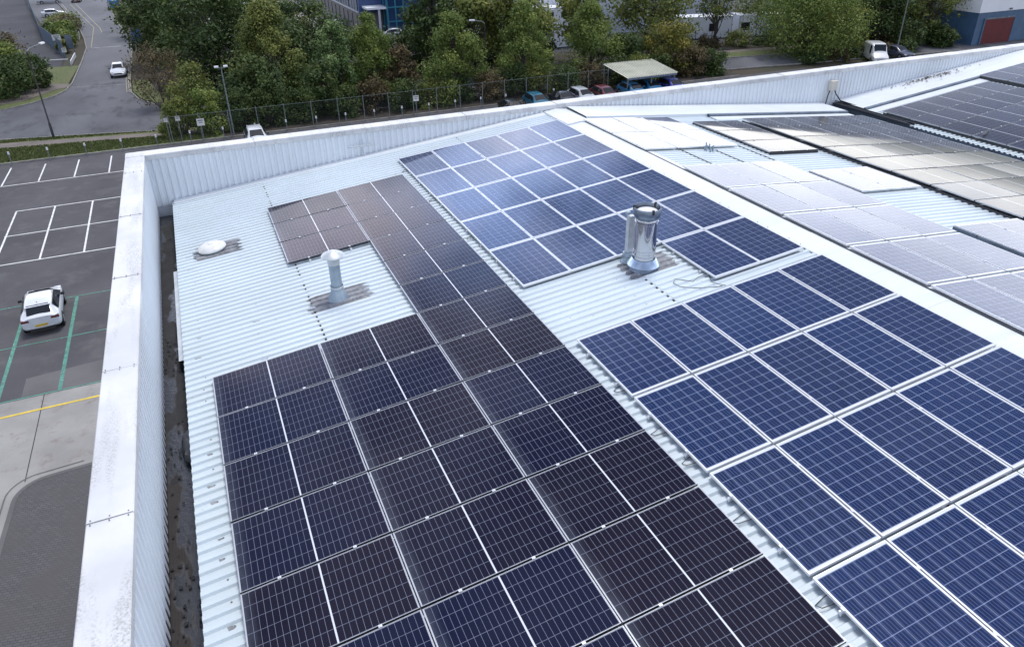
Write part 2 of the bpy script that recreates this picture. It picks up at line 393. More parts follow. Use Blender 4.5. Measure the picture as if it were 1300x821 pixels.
# ---- eaves gutter along the left parapet
def gutter_mat():
    m, nt, b = newmat('gutter_bed'); N = NT(nt); tc = N.n('ShaderNodeTexCoord').outputs['Object']
    col = N.mix(N.ramp(N.noise(tc, 3, 5), (.35, .65)), (.026, .026, .029), (.012, .012, .013))
    sx = N.n('ShaderNodeSeparateXYZ'); N.link(tc, sx.inputs[0])
    tread = N.n('ShaderNodeTexWave', wave_type='BANDS', bands_direction='X'); tread.inputs['Scale'].default_value = 9; N.link(tc, tread.inputs[0])
    strip_ = N.math('MULTIPLY', N.math('LESS_THAN', sx.outputs[1], 9.2), N.math('LESS_THAN', sx.outputs[0], -1.2))
    col = N.mix(N.math('MULTIPLY', strip_, N.ramp(tread.outputs['Fac'], (.3, .7, .2, .7))), col, (.034, .026, .022))
    pud = N.ramp(N.noise(N.mapping(tc, (1.6, .5, 1)), 1.2, 3), (.52, .56))
    col = N.mix(N.math('MULTIPLY', pud, .5), col, (.045, .05, .062))
    N.link(col, b.inputs['Base Color']); N.link(N.math('SUBTRACT', .85, N.math('MULTIPLY', pud, .65)), b.inputs['Roughness'])
    bp = N.n('ShaderNodeBump'); bp.inputs['Strength'].default_value = .5; bp.inputs['Distance'].default_value = .02; N.link(N.noise(tc, 14, 5), bp.inputs['Height']); N.link(bp.outputs[0], b.inputs['Normal'])
    return m
mb = MB(); mb.grid([[(x, y, z) for x, z in ((-1.45, 11.35), (-1.44, 11.13), (-.93, 11.13), (-.90, 11.40))] for y in (Y0, 20.38)])
gut = part(mb, 'eaves_gutter', gutter_mat())
mb = MB(); mb.grid([[(x, y, z) for x, z in ((-1.16, 11.15), (-1.15, 11.36), (-1.06, 11.37))] for y in (12.2, 16.1)]); part(mb, 'gutter_liner', M_galvlight, gut)
mb = MB()
for k in range(420):        # leaf litter and moss clods in the gutter
    y = random.choice([random.uniform(4, 20), random.gauss(9.6, .5), random.gauss(13, .4), random.gauss(6.7, .6)]); x = random.uniform(-1.42, -.98) if random.random() < .4 else random.uniform(-1.12, -.97)
    r = random.uniform(.008, .035); a = random.uniform(0, 6.3); z = 11.14 + random.uniform(0, .01)
    mb.poly([(x + r * math.cos(a + q * 1.26) * random.uniform(.6, 1), y + r * math.sin(a + q * 1.26), z + random.uniform(0, .02)) for q in range(5)])
o = tag(part(mb, 'leaf_litter', M_dark, gut)); o['kind'] = 'stuff'
# crumpled black sack of debris
mb = MB(); prof_ = []
rows = []
for i in range(9):
    th = i / 8 * PI; row = []
    for k in range(16):
        ph = k / 16 * 2 * PI; n_ = 1 + .35 * mnoise.noise(Vector((3 * math.cos(ph) * math.sin(th), 3 * math.sin(ph) * math.sin(th), 3 * math.cos(th))))
        row.append((-1.08 + .13 * n_ * math.sin(th) * math.cos(ph), 9.85 + .42 * n_ * math.sin(th) * math.sin(ph), 11.22 + .09 * n_ * math.cos(th)))
    rows.append(row)
mb.grid(rows, True)
o = mb.build('debris_sack', surf('black_plastic', (.014, .015, .018), (.03, .033, .04), .35, 9), None, True); tag(o, 'crumpled black plastic sack lying in the gutter behind the left parapet', 'rubbish')
# ---- valley gutter
mb = MB(); mb.grid([[(x, y, z) for x, z in ((21.52, zR(21.6) - .02), (21.53, 11.33), (22.28, 11.33), (22.29, zT(22.29) - .015))] for y in (Y0, YF - .05)])
part(mb, 'valley_gutter', M_steelblue)
# ---- sealant patches that follow the ribs
def patch(x0, x1, y0_, y1_, name='sealant_patch'):
    mb = MB(); pr = [(y, h) for y, h in ribprof(y0_, y1_)]
    nx = 7; rows = []
    for i in range(nx):
        x = x0 + (x1 - x0) * i / (nx - 1)
        rows.append([(x + (random.uniform(-.10, .10) if i in (0, nx - 1) else 0), y, zL(x) + h + .017 if True else 0) for y, h in pr])
    mb.grid(rows); return part(mb, name, M_bitumen)
patch(-.62, .30, 16.02, 16.72); patch(1.25, 2.35, 12.2, 12.85); patch(6.8, 7.75, 9.9, 10.6)

# ------------------------------------------------------------------ solar panels
def panel_meshes(w, h, t, fw, nm, fm, gm, fy=None):
    f = MB(); a, b_ = w / 2, h / 2; fy = fy or fw
    f.box(-a, a, -b_, -b_ + fy, 0, t); f.box(-a, a, b_ - fy, b_, 0, t); f.box(-a, -a + fw, -b_ + fy, b_ - fy, 0, t - .0004); f.box(a - fw, a, -b_ + fy, b_ - fy, 0, t - .0004)
    fo = f.build('frame', fm)
    if nm == 'mono':
        fo.data.materials.append(M_blackmetal)
        for p in fo.data.polygons:
            if abs(p.normal.y) > .9: p.material_index = 1
    g = MB(); g.box(-a + fw - .001, a - fw + .001, -b_ + fy - .001, b_ - fy + .001, t - .010, t - .0035); go = g.build('glass', gm)
    return fo, go
M_framed = surf('panel_frame_satin', (.50, .52, .55), (.42, .44, .47), .38, 6, metal=.6)
M_framel = surf('panel_frame_bright', (.78, .80, .83), (.70, .72, .75), .35, 6, metal=.35)
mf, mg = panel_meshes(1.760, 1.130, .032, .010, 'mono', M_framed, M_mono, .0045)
pf, pg = panel_meshes(.992, 1.668, .040, .013, 'poly', M_framel, M_poly)
cl = MB(); cl.box(-.02, .02, -.016, .016, 0, .012); cl.lathe([(.007, .012), (.007, .019), (.001, .019)], 0, 0, 8); clamp_o = cl.build('clamp', M_framel)
ORD = 'first second third fourth fifth sixth seventh eighth ninth tenth eleventh twelfth thirteenth fourteenth fifteenth sixteenth seventeenth eighteenth nineteenth twentieth'.split()
class Plane:
    def __init__(s, f, ang, x0): s.f = f; s.ang = ang; s.x0 = x0   # ang: rotation about Y
PL = Plane(zL, -S, 0); PR = Plane(zR, S, 0); PT = Plane(zT, -S, 0)
npan = 0
def place_panel(kind, plane, X, Y, label, group, lift=.0, flip=False):
    """X,Y: plan centre; panel top 0.12 m above the sheet"""
    global npan
    t = .032 if kind == 'mono' else .040
    a = plane.ang; nrm = Vector((math.sin(a), 0, math.cos(a)))
    base = Vector((X, Y, plane.f(X))) + nrm * ((.12 + lift - t) * 1.0)
    vis = False
    hw, hh = ((.9, .6) if kind == 'mono' else (.55, .88))
    for i in (-1, 0, 1):
        for j in (-1, 0, 1):
            q = px((X + i * hw, Y + j * hh, plane.f(X + i * hw) + .1))
            if q and -5 < q[0] < 1305 and -5 < q[1] < 826: vis = True
    if not vis: return
    npan += 1
    o = thing('solar_panel', label, 'solar panel', base, (0, 0, 0), group)
    tilt = Matrix.Rotation(R(random.gauss(0, .22)), 4, 'X') @ Matrix.Rotation(R(random.gauss(0, .22)), 4, 'Y')
    M = Matrix.Rotation(a, 4, 'Y') @ tilt @ (Matrix.Rotation(PI, 4, 'Z') if flip else Matrix.Identity(4))
    o.rotation_euler = M.to_euler()
    for src in ((mf, mg) if kind == 'mono' else (pf, pg)):
        c = src.copy(); COL.objects.link(c); c.parent = o
    s = -1 if not flip else 1
    for q in (-1, 1):
        c = clamp_o.copy(); COL.objects.link(c); c.parent = o
        if kind == 'mono': c.location = (q * .44 * -s, s * .579, t - .002)
        else: c.location = (s * .503, q * .42, t - .002); c.rotation_euler = (0, 0, PI / 2)
    return o
C_ = math.cos(S)
def array(kind, plane, x0, dx, y0, dy, cells, words, group, lift=0., flip=False, colword='column from the left'):
    adj = 'dark' if kind == 'mono' else 'blue'
    for (i, j) in cells:
        lab = f'{adj} solar panel in {words}, {ORD[j]} row from far end, {ORD[i]} {colword}'
        place_panel(kind, plane, x0 + (i + .5) * dx, y0 - (j + .5) * dy, lab, group, lift, flip)
U = lambda u: u * C_
cells = [(2, j) for j in range(0, 15)] + [(1, j) for j in (0, 1, 2)] + [(1, j) for j in range(6, 15)] + [(0, j) for j in range(6, 15)]
array('mono', PL, U(-.6225), U(1.775), 17.932, 1.158, cells, 'left array', 'dark solar panels on the left slope', colword='column')
array('poly', PL, U(4.9116), U(1.0168), 8.733, 1.7134, [(i, j) for i in range(5) for j in range(0, 5)], 'near array', 'blue solar panels near the camera', colword='column')
array('poly', PL, U(4.9158), U(1.0025), 19.20, 1.6883, [(i, j) for i in range(5) for j in range(0, 5)] + [(3, 5), (4, 5)], 'far array', 'blue solar panels beyond the steel flue', colword='column')
array('poly', PR, 10.52, 1.022, 18.87, 1.71, [(i, j) for i in range(3) for j in range(2)], 'small block beyond ridge', 'pale reflecting panels in the far block beyond the ridge', flip=True, colword='column')
array('poly', PR, 10.58, 1.022, 13.93, 1.73, [(i, j) for i in range(3) for j in range(0, 8)], 'long strip beyond ridge', 'panels in the strip along the far side of the ridge', flip=True, colword='column')
array('poly', PR, 13.80, 1.0, 13.03, 1.71, [(i, 0) for i in range(2)], 'isolated pair beyond ridge', 'pair of panels beside the ridge strip', .0, flip=True, colword='column')
array('poly', PR, 13.84, 1.0, 9.0, 1.72, [(i, j) for i in range(2) for j in range(0, 5)], 'lower right block', 'panels in the lower block by the right edge', .03, flip=True, colword='column')
array('mono', PR, 14.03, U(1.775), 18.16, 1.160, [(0, j) for j in range(3)], 'three-panel block', 'dark panels in the block of three', .0, flip=True, colword='column')
array('mono', PR, 16.02, U(1.775), 18.22, 1.158, [(i, j) for i in range(3) for j in range(0, 12)], 'big valley array', 'dark panels running down to the valley gutter', .05, flip=True, colword='column')
array('mono', PT, 22.50, U(1.775), 18.35, 1.158, [(i, j) for i in range(3) for j in range(0, 9)], 'array beyond valley', 'dark panels on the slope beyond the valley', .02, colword='column')
array('mono', PT, 28.15, U(1.775), 19.0, 1.158, [(i, j) for i in range(2) for j in range(0, 5)], 'raised far right array', 'raised dark panels at the far right', .07, colword='column')
for o in (mf, mg, pf, pg, clamp_o): bpy.data.objects.remove(o)
print('panels', npan)

# mounting rails: each rail a thing
def rail(plane, x0, y0_, x1, y1_, label, group, w=.04, h=.04, mat=None, z=.036):
    mb = MB(); A = Vector((x0, y0_, plane.f(x0) + z)); B = Vector((x1, y1_, plane.f(x1) + z)); d = (B - A).normalized(); s = d.cross(Vector((0, 0, 1))).normalized() * w / 2; u = Vector((0, 0, h))
    mb.grid([[P - s, P + s, P + s + u, P - s + u] for P in (A, B)], True); mb.poly([A - s, A + s, A + s + u, A - s + u]); mb.poly([B - s, B + s, B + s + u, B - s + u])
    o = mb.build('mounting_rail', mat or M_alu); return tag(o, label, 'mounting rail', group)
x0 = U(-.6225); dx = U(1.775)
for c, (ya, yb) in ((0, (11.05, -1)), (1, (11.05, -1)), (1, (18.0, 14.38)), (2, (18.0, -1))):
    for q in (.25, .75):
        x = x0 + (c + q) * dx
        cn = ('left', 'middle', 'right')[c] if not (c == 1 and ya > 15) else 'short far left'
        rail(PL, x, ya, x, yb, f'silver rail under the {cn} column of dark panels, {"lower" if q < .5 else "upper"} of its two', 'rails under the dark panels', z=.034, h=.05)
for (ya, dy, n, wd, n0) in ((8.733, 1.7134, 5, 'near', 5), (19.20, 1.6883, 6, 'far', 6)):
    for j in range(n):
        for q in (.25, .75):
            xa = U(4.9158) if not (wd == 'far' and j == 5) else U(4.9158) + 3 * U(1.0025)
            rail(PL, xa - .03, ya - (j + q) * dy, U(9.98), ya - (j + q) * dy, f'silver cross rail under {ORD[j]} row of {wd} blue panels, {"far" if q < .5 else "near"} one of two', 'rails under the blue panels', z=.034, h=.045)
for k, x in enumerate((10.56, 11.68, 12.70, 13.74)):
    rail(PR, x, 18.8, x, 0, f'thin dark rail down the slope beyond the ridge, {ORD[k]} from the ridge', 'dark rails beyond the ridge', mat=M_blackmetal, w=.035, h=.028 if k == 0 else .015)
rail(PR, 16.04, 18.2, 16.04, 5, 'dark edge rail along the big valley array', 'dark rails beyond the ridge', mat=M_blackmetal, w=.04, h=.055)
rail(PR, 14.06, 18.15, 14.06, 14.7, 'dark edge rail beside the three panel block', 'dark rails beyond the ridge', mat=M_blackmetal, w=.04, h=.05)
rail(PR, 14.06, 14.68, 15.78, 14.68, 'dark end rail below the three panel block', 'dark rails beyond the ridge', mat=M_blackmetal, w=.04, h=.05)
rail(PR, 13.82, 13.0, 13.82, 11.33, 'dark edge rail of the isolated pair beyond ridge', 'dark rails beyond the ridge', mat=M_blackmetal, w=.03, h=.04)
rail(PR, 13.86, 9.0, 13.86, 3, 'grey edge rail of the lower right block', 'dark rails beyond the ridge', mat=M_steelblue, w=.05, h=.09)
rail(PT, 22.50, 18.3, 22.50, 8, 'dark edge rail along panels beyond the valley', 'dark rails beyond the ridge', mat=M_blackmetal, w=.04, h=.05)
rail(PT, 28.15, 18.95, 28.15, 13, 'dark edge rail of the raised far right panels', 'dark rails beyond the ridge', mat=M_blackmetal, w=.05, h=.12)

# cable tray in the valley, junction box, cables
t = thing('cable_tray', 'short dark perforated cable tray at the far end of the valley below wall box', 'cable tray', (22.15, 20.2, zT(22.2) + .03))
mb = MB(); L = 3.4
for s in (-.11, .11): mb.box(s - .012, s + .012, -L, 0, .02, .10)
mb.build('side_rail', M_blackmetal, t)
mb = MB()
for k in range(int(L / .3)): mb.box(-.1, .1, -k * .3 - .02, -k * .3 + .02, .022, .04)
mb.build('tray_bed', M_blackmetal, t)
mb = MB(); mb.tube([(-.04 + .015 * math.sin(k * .9), -k * .8, .07) for k in range(5)], .022, 6); mb.tube([(.04 + .015 * math.sin(k * 1.3), -k * .8, .075) for k in range(5)], .018, 6); mb.build('cable', M_blacktrim, t)
t = thing('junction_box', 'cream electrical box on the far parapet wall with two black cables', 'electrical box', (21.92, YF - .05, 12.1))
mb = MB(); mb.box(-.145, .145, -.18, 0, 0, .34); mb.box(-.155, .155, -.20, .0, .325, .35); mb.build('enclosure', surf('cream_plastic', (.62, .60, .53), (.5, .49, .44), .5, 4), t)
mb = MB(); mb.tube([(-.1, -.1, .02), (-.2, -.12, -.2), (-.27, -.15, -.48), (-.2, -.25, -.55)], .02, 6); mb.tube([(.1, -.1, .02), (.18, -.14, -.15), (.3, -.3, -.38), (.45, -.9, -.45), (.33, -1.6, -.5)], .024, 6); mb.build('cable', M_blacktrim, t)
wire = MB(); pts = [(7.91, 9.37), (7.7, 9.34), (7.54, 9.27), (7.45, 9.39), (7.33, 9.52), (7.23, 9.42), (7.25, 9.26), (7.36, 9.13), (7.57, 8.99), (7.77, 8.89), (7.87, 8.87)]
wire.tube([(x, y, zL(x) + .055) for x, y in pts], .0055, 5); wire.tube([(x, y, zL(x) + .06) for x, y in ((7.93, 9.36), (7.86, 9.2), (7.8, 9.08), (7.84, 8.95), (7.92, 8.84))], .0055, 5)
tag(wire.build('loose_cable', M_blacktrim), 'thin loose cable looped on the white roof between the blue arrays', 'cable')
for k, (yy, l) in enumerate(((7.35, .10), (6.3, .16), (5.65, .12), (4.6, .18), (3.35, .14), (18.3, .12), (15.9, .16), (13.4, .12))):
    mb = MB(); xx = U(4.9158) - .02
    mb.tube([(xx + .12, yy + .03, zL(xx) + .10), (xx - .02, yy + .02, zL(xx) + .065), (xx - l, yy, zL(xx - l) + .045), (xx - l * .8, yy - .06, zL(xx) + .045), (xx + .03, yy - .08, zL(xx) + .06)], .0055, 5)
    tag(mb.build('loop_cable', M_blacktrim), f'small black lead looping out beside {"near" if k < 5 else "far"} blue array edge, {ORD[k if k < 5 else k - 5]} from its far end', 'cable', 'black leads along the blue array edges')
# pipe bracket on far wall
t = thing('wall_bracket', 'small pale T-shaped pipe bracket fixed to the far parapet wall', 'bracket', (4.15, YF - .06, 12.25))
mb = MB(); mb.tube([(-.36, -.03, .1), (.36, -.03, .1)], .022, 8); mb.build('bar', M_galvlight, t)
mb = MB(); mb.tube([(0, -.02, -.15), (0, -.02, .28)], .018, 8); mb.build('upright', M_galvlight, t)
# broken clamp cluster
t = thing('roof_bracket', 'cluster of upright grey roof brackets on the bare slope beyond ridge', 'bracket', (12.47, 15.30, zR(12.47) + .03))
mb = MB()
for k in range(7):
    a = k * .9; mb.box(.12 * math.cos(a) - .012, .12 * math.cos(a) + .012, .1 * math.sin(a) - .012, .1 * math.sin(a) + .012, 0, .12 + .12 * ((k * 37) % 5) / 5)
mb.build('post', M_galv, t); mb = MB(); mb.box(-.26, .26, -.05, .05, 0, .014); mb.box(-.04, .04, -.22, .22, .002, .018); mb.build('base_plate', M_galv, t)
# black bird-like object at edge of the far array -> small dark pigeon
mb = MB(); bx, by = 22.62, 14.55; bz = zT(22.62) + .12
mb.tube([(bx - .16, by, bz + .07), (bx - .08, by, bz + .09), (bx, by, bz + .11), (bx + .07, by, bz + .15), (bx + .10, by, bz + .20), (bx + .13, by, bz + .22), (bx + .165, by, bz + .212)], [.012, .035, .058, .05, .032, .028, .004], 10)
for s in (-.02, .02): mb.tube([(bx, by + s, bz), (bx, by + s, bz + .07)], .006, 5)
tag(mb.build('pigeon', surf('pigeon_plumage', (.05, .055, .07), (.09, .1, .12), .6, 14), None, True), 'small dark pigeon standing at the panel edge beyond the valley', 'bird')
mb = MB()
for k in range(160):
    x = random.gauss(26.8, .9); y = YF - .25 - abs(random.gauss(0, .16)); r = random.uniform(.02, .06); a = random.uniform(0, 6)
    mb.poly([(x + r * math.cos(a + q * 1.26), y + .6 * r * math.sin(a + q * 1.26), zT(x) + .165 + random.uniform(0, .03)) for q in range(5)])
tag(mb.build('leaf_litter', M_mulch), 'dark leaf litter gathered at the foot of the far parapet', 'leaf litter', kind='stuff')

# ------------------------------------------------------------------ flues and vent
def flue_small(x, y):
    z = zL(x) + .01
    t = thing('roof_flue', 'slim galvanised flue with conical rain cap on bare white roof', 'flue', (x, y, z))
    mb = MB(); mb.lathe([(.205, .0), (.20, .045), (.125, .20), (.118, .26), (.11, .26)]); mb.build('base_cone', M_galv, t, True)
    mb = MB(); mb.lathe([(.125, .262), (.128, .30), (.120, .305), (.118, .262)]); mb.build('collar', M_galvlight, t, True)
    mb = MB(); mb.lathe([(.105, .28), (.105, .76), (.100, .76), (.100, .5)]); mb.build('pipe', M_galv, t, True)
    mb = MB(); mb.lathe([(.110, .75), (.113, .765), (.113, .86), (.109, .875), (.1, .86)]); mb.build('pipe_head', M_galvlight, t, True)
    mb = MB(); mb.lathe([(.085, .86), (.085, .93)]); mb.build('dark_throat', M_dark, t)
    for k in range(3):
        a = k * 2.09 + .5; mb = MB(); mb.tube([(.108 * math.cos(a), .108 * math.sin(a), .84), (.135 * math.cos(a), .135 * math.sin(a), .955)], .008, 5); mb.build('cap_strut', M_galv, t)
    mb = MB(); mb.lathe([(.215, .915), (.218, .925), (.19, .955), (.10, 1.0), (.025, 1.035), (.001, 1.035)], seg=28); mb.lathe([(.215, .915), (.03, .99), (.001, .99)], seg=28); mb.build('rain_cap', M_galvlight, t, True)
flue_small(1.79, 12.50)
def flue_big(x, y):
    z = zL(x) + .02
    t = thing('chimney_flue', 'wide polished stainless steel flue with open collared top', 'flue', (x, y, z))
    mb = MB(); mb.lathe([(.30, 0), (.30, .05), (.335, .10), (.245, .22), (.235, .225)], seg=32); mb.build('base_collar', surf('bright_flashing', (.55, .66, .80), (.45, .55, .68), .25, 3, metal=.7), t, True)
    mb = MB(); mb.lathe([(.225, .20), (.225, .36), (.230, .365), (.230, .40), (.225, .405), (.225, .93), (.233, .935), (.233, .965), (.222, .97), (.222, 1.0), (.216, 1.01)], seg=40); mb.build('pipe', M_chrome, t, True)
    mb = MB(); mb.lathe([(.228, .34), (.232, .345), (.232, .375), (.228, .38)], seg=40); mb.lathe([(.226, .27), (.231, .275), (.231, .29), (.226, .295)], seg=40); mb.build('joint_band', M_chrome, t, True)
    mb = MB(); mb.lathe([(.216, 1.0), (.216, 1.05), (.262, 1.07), (.272, 1.09), (.272, 1.21), (.262, 1.225), (.252, 1.225), (.250, 1.12), (.21, 1.10)], seg=40); mb.build('top_collar', surf('dull_steel', (.24, .29, .36), (.16, .2, .26), .3, 4, metal=.8), t, True)
    mb = MB(); mb.lathe([(.001, 1.175), (.16, 1.172), (.205, 1.155), (.21, 1.12)], seg=32); mb.build('inner_dish', surf('white_dish', (.8, .8, .8), (.7, .71, .72), .4, 4), t, True)
    for k in range(3):
        a = k * 2.09 + .9; mb = MB(); mb.box(-.02, .02, -.01, .03, 1.16, 1.245, Matrix.Rotation(a, 4, 'Z') @ Matrix.Translation((0, .255, 0))); mb.build('lug', M_blacktrim, t)
flue_big(7.13, 10.25); bpy.data.objects['chimney_flue'].scale = (.92, .92, 1)
t = thing('vent_post', 'pale square vent pipe with grey base behind the steel flue', 'vent pipe', (7.03, 10.62, zL(7.03) + .02))
mb = MB(); mb.box(-.06, .06, -.05, .05, .2, .95); mb.build('pipe', M_galvlight, t)
mb = MB(); mb.lathe([(.15, 0), (.15, .03), (.11, .06), (.11, .2), (.09, .22), (.001, .22)]); mb.lathe([(.125, .10), (.125, .13)]); mb.build('base', M_galv, t, True)
mb = MB(); mb.lathe([(.03, .98), (.055, 1.0), (.05, 1.04), (.001, 1.05)], -.07, .0, 12); mb.build('cap', M_galv, t, True)
t = thing('roof_vent', 'low round white dome vent on the bare roof near left parapet', 'roof vent', (-.27, 16.40, zL(-.27) + .03), (0, -S, 0))
mb = MB(); mb.lathe([(.25, 0), (.25, .07)], seg=28); mb.build('upstand', M_galv, t, True)
mb = MB(); mb.lathe([(.305, .05), (.31, .075), (.29, .105), (.22, .14), (.12, .16), (.06, .165), (.05, .18), (.001, .182)], seg=32); mb.lathe([(.305, .05), (.25, .06)], seg=32); mb.build('dome', surf('white_grp', (.74, .74, .73), (.62, .63, .62), .4, 5), t, True)

# ------------------------------------------------------------------ ground
G = MB(); G.poly([(-500, -120, -.06), (900, -120, -.06), (900, 1200, -.06), (-500, 1200, -.06)]); structure('ground', G, M_ground)
def flat(name, pts, z, mat): mb = MB(); mb.poly([(x, y, z) for x, y in pts]); return structure(name, mb, mat)
flat('car_park', [(-70, 31.62), (70, 31.62), (70, 69.75), (-70, 69.95)], 0, M_asphalt)
flat('car_park_near', [(-70, -60), (-1.9, -60), (-1.9, 31.62), (-70, 31.62)], -.004, M_conc)
flat('worn_patch', [(-9.3, 31.64), (-1.9, 31.64), (-1.9, 33.7), (-6.2, 33.6), (-9.3, 33.3)], .004, M_conc_dark)
pc = [(-1.9, 25.85), (-6.2, 25.8), (-7.55, 25.7)] + [(-7.6 - 1.05 * math.sin(a), 24.65 + 1.05 * math.cos(a)) for a in [i * PI / 2 / 8 for i in range(1, 9)]] + [(-8.75, 21.9), (-9.0, 15), (-9.6, -60), (-1.9, -60)]
flat('block_paving', pc, .004, M_paving)
def line_strip(mb, pts, w, z=.006):
    for a, b_ in zip(pts[:-1], pts[1:]):
        a = Vector(a); b_ = Vector(b_); d = (b_ - a).normalized(); n_ = Vector((-d.y, d.x)) * w / 2
        mb.poly([(*(a - n_), z), (*(b_ - n_), z), (*(b_ + n_), z), (*(a + n_), z)])
kb = MB(); line_strip(kb, pc[1:13], .16, .010); line_strip(kb, [(x - .32, y + .3) for x, y in pc[1:13]], .05, .008); structure('paving_edge', kb, M_conc_dark)
mb = MB(); line_strip(mb, [(-8.42, 31.6), (-8.42, 25.7)], .03, .004); line_strip(mb, [(-14.5, 31.6), (-14.5, 20)], .03, .004); structure('slab_joint', mb, M_dark)
wl = MB()
for k in range(9): line_strip(wl, [(-7.28 - 2.46 * k, 63.75), (-7.28 - 2.46 * k, 68.55)], .11)
for k in range(1, 20): line_strip(wl, [(-7.28 + 2.46 * k, 63.75), (-7.28 + 2.46 * k, 68.55)], .11)
line_strip(wl, [(-32, 63.6), (45, 63.6)], .11, .008)
for y in (57.15, 52.3, 47.45): line_strip(wl, [(-12.85, y), (12, y)], .11, .008)
for k in range(9): line_strip(wl, [(-12.8 + 2.38 * k, 57.1), (-12.72 + 2.38 * k, 47.5)], .11)
structure('bay_markings', wl, M_white)
gl = MB(); line_strip(gl, [(-30, 41.3), (10, 41.1)], .08, .008); line_strip(gl, [(-30, 36.4), (10, 36.75)], .07, .008); line_strip(gl, [(-30, 31.68), (10, 31.66)], .08, .010)
for x in (-7.86, -10.22, -12.6, -15, -5.45): line_strip(gl, [(x, 41.1), (x + .02, 31.7)], .16)
gl.box(-9.7, -9.15, 24.2, 25.1, .003, .006)
structure('green_bay_markings', gl, M_green)
yl = MB(); line_strip(yl, [(-30, 30.35), (-1.95, 30.52)], .13, .006); structure('yellow_line', yl, M_yellow)
# verge, path, kerb, roads
GP = [(-70, 70.3), (-15.7, 70.1), (-3.5, 69.9), (20, 69.75)]
flat('verge', [(-90, 70.0), (-3.5, 69.85), (2, 69.85), (2, 74.5), (-3.6, 74.9), (-9, 76.4), (-17, 78.2), (-90, 92)], .08, M_grass)
flat('footpath', [(-90, 84), (-16.6, 75.15), (-3.6, 73.0), (2, 72.2), (2, 73.5), (-3.6, 74.2), (-16.8, 76.8), (-90, 86.8)], .10, M_path)
near_k = [(-90, 92.1), (-30, 80.9), (-17, 78.3), (-9, 76.5), (-3.6, 75.0), (10, 73.9), (40, 73.9), (58, 73.4), (90, 69.5), (160, 62)]
far_k_l = [(-90, 103), (-30, 92), (-18.7, 91.2), (-16.2, 93.4), (-14.2, 96.2), (-13.3, 99), (-12.95, 103)]
far_k_r = [(-6.6, 103), (-6.3, 94.4), (-5.4, 90), (-3.8, 86.6), (-1.0, 85), (10, 84), (30, 84), (52, 82.2), (66.5, 79.1), (90, 75.5), (160, 68)]
flat('main_road', near_k + far_k_r[::-1] + far_k_l[::-1], .0, M_road)
side_l = [(-12.95, 103), (-13.0, 118), (-13.2, 130.5), (-14.2, 141), (-16.3, 158), (-22.8, 198), (-33, 250), (-60, 330)]
side_r = [(-6.6, 103), (-6.6, 111.7), (-6.9, 129), (-8.4, 147), (-10.6, 164.5), (-13.4, 204), (-18, 250), (-40, 330)]
flat('side_road', side_l + side_r[::-1], -.002, M_road2)
def kerb(name, pts, w=.14, z0=-.02, z1=.12):
    mb = MB(); P = [Vector(p) for p in pts]; rows = []
    for i, p in enumerate(P):
        d = (P[min(i + 1, len(P) - 1)] - P[max(i - 1, 0)]).normalized(); n_ = Vector((-d.y, d.x)) * w / 2
        rows.append([(*(p - n_), z0), (*(p - n_), z1), (*(p + n_), z1), (*(p + n_), z0)])
    mb.grid(rows); return structure(name, mb, M_kerb)
kerb('kerb', near_k); kerb('kerb', far_k_l + side_l[1:]); kerb('kerb', far_k_r[::-1][:-1] + side_r)
kerb('kerb', [(-70, 70.05), (-3.5, 69.82), (60, 69.7)])
flat('far_verge', [(10, 84.1), (30, 84.1), (52, 82.3), (66.5, 79.2), (90, 75.6), (160, 68), (160, 72), (90, 79), (66.5, 82.4), (52, 85.4), (30, 87), (10, 87)], .08, M_grass)
flat('far_footpath', [(10, 87), (30, 87), (52, 85.4), (66.5, 82.4), (90, 79), (160, 72), (160, 74), (90, 80.7), (66.5, 84.1), (52, 87), (30, 88.6), (10, 88.6)], .06, M_path)
flat('far_corner_verge', [(-18.9, 91.6), (-16.3, 93.6), (-14.3, 96.4), (-13.4, 99), (-13.1, 115.5), (-20, 116), (-26, 104), (-40, 96), (-60, 98.6)], .07, M_grass)
flat('corner_path', [(-13.2, 102.6), (-15.5, 103.8), (-19.5, 97.2), (-40, 99.0), (-40, 97.4), (-19.3, 93.9), (-17, 95), (-14.6, 99.4), (-13.2, 100.6)], .10, M_path)
flat('near_side_bed', [(-6.4, 103), (-6.1, 94.6), (-5.2, 90.2), (-3.6, 86.8), (4, 88), (4, 150), (-9.5, 165), (-6.8, 129)], .06, M_mulch)
flat('near_side_verge', [(-6.3, 101), (-6.1, 94.6), (-5.2, 90.2), (-3.7, 87.2), (-2.4, 88), (-3.6, 94), (-4.6, 101)], .075, M_grass)
flat('compound_yard', [(-160, 104), (-60, 104), (-24, 106), (-15.3, 116), (-15.6, 124), (-20.4, 143), (-31.5, 215), (-40, 270), (-200, 270)], .02, M_yard)
flat('lay_by', [(-15.0, 141), (-22, 160), (-32, 215), (-40, 330), (-61, 330), (-33, 250), (-23.1, 198), (-16.6, 158)], .01, M_road2)
flat('forecourt', [(4, 122), (26, 118), (60, 118), (60, 260), (-12, 260), (-9, 175)], .03, surf('forecourt_paving', (.25, .25, .245), (.19, .19, .185), .9, .2))
flat('mulch_bed', [(2, 69.9), (60, 69.8), (60, 73.2), (40, 73.8), (10, 73.8), (2, 74.4)], .05, M_mulch)
flat('shrub_bed', [(10, 88.6), (52, 87), (90, 80.7), (160, 74), (160, 79), (95, 85), (60, 92), (10, 96)], .06, M_mulch)
flat('depot_yard', [(10, 96), (60, 92), (100, 84.5), (200, 78), (260, 110), (100, 200), (30, 118), (10, 118)], .03, M_yard)
rm = MB(); line_strip(rm, [(-13.0, 100.9), (-6.6, 99.5)], .10, .006); line_strip(rm, [(-12.6, 130.6), (-8.5, 130.6)], .30, .006)
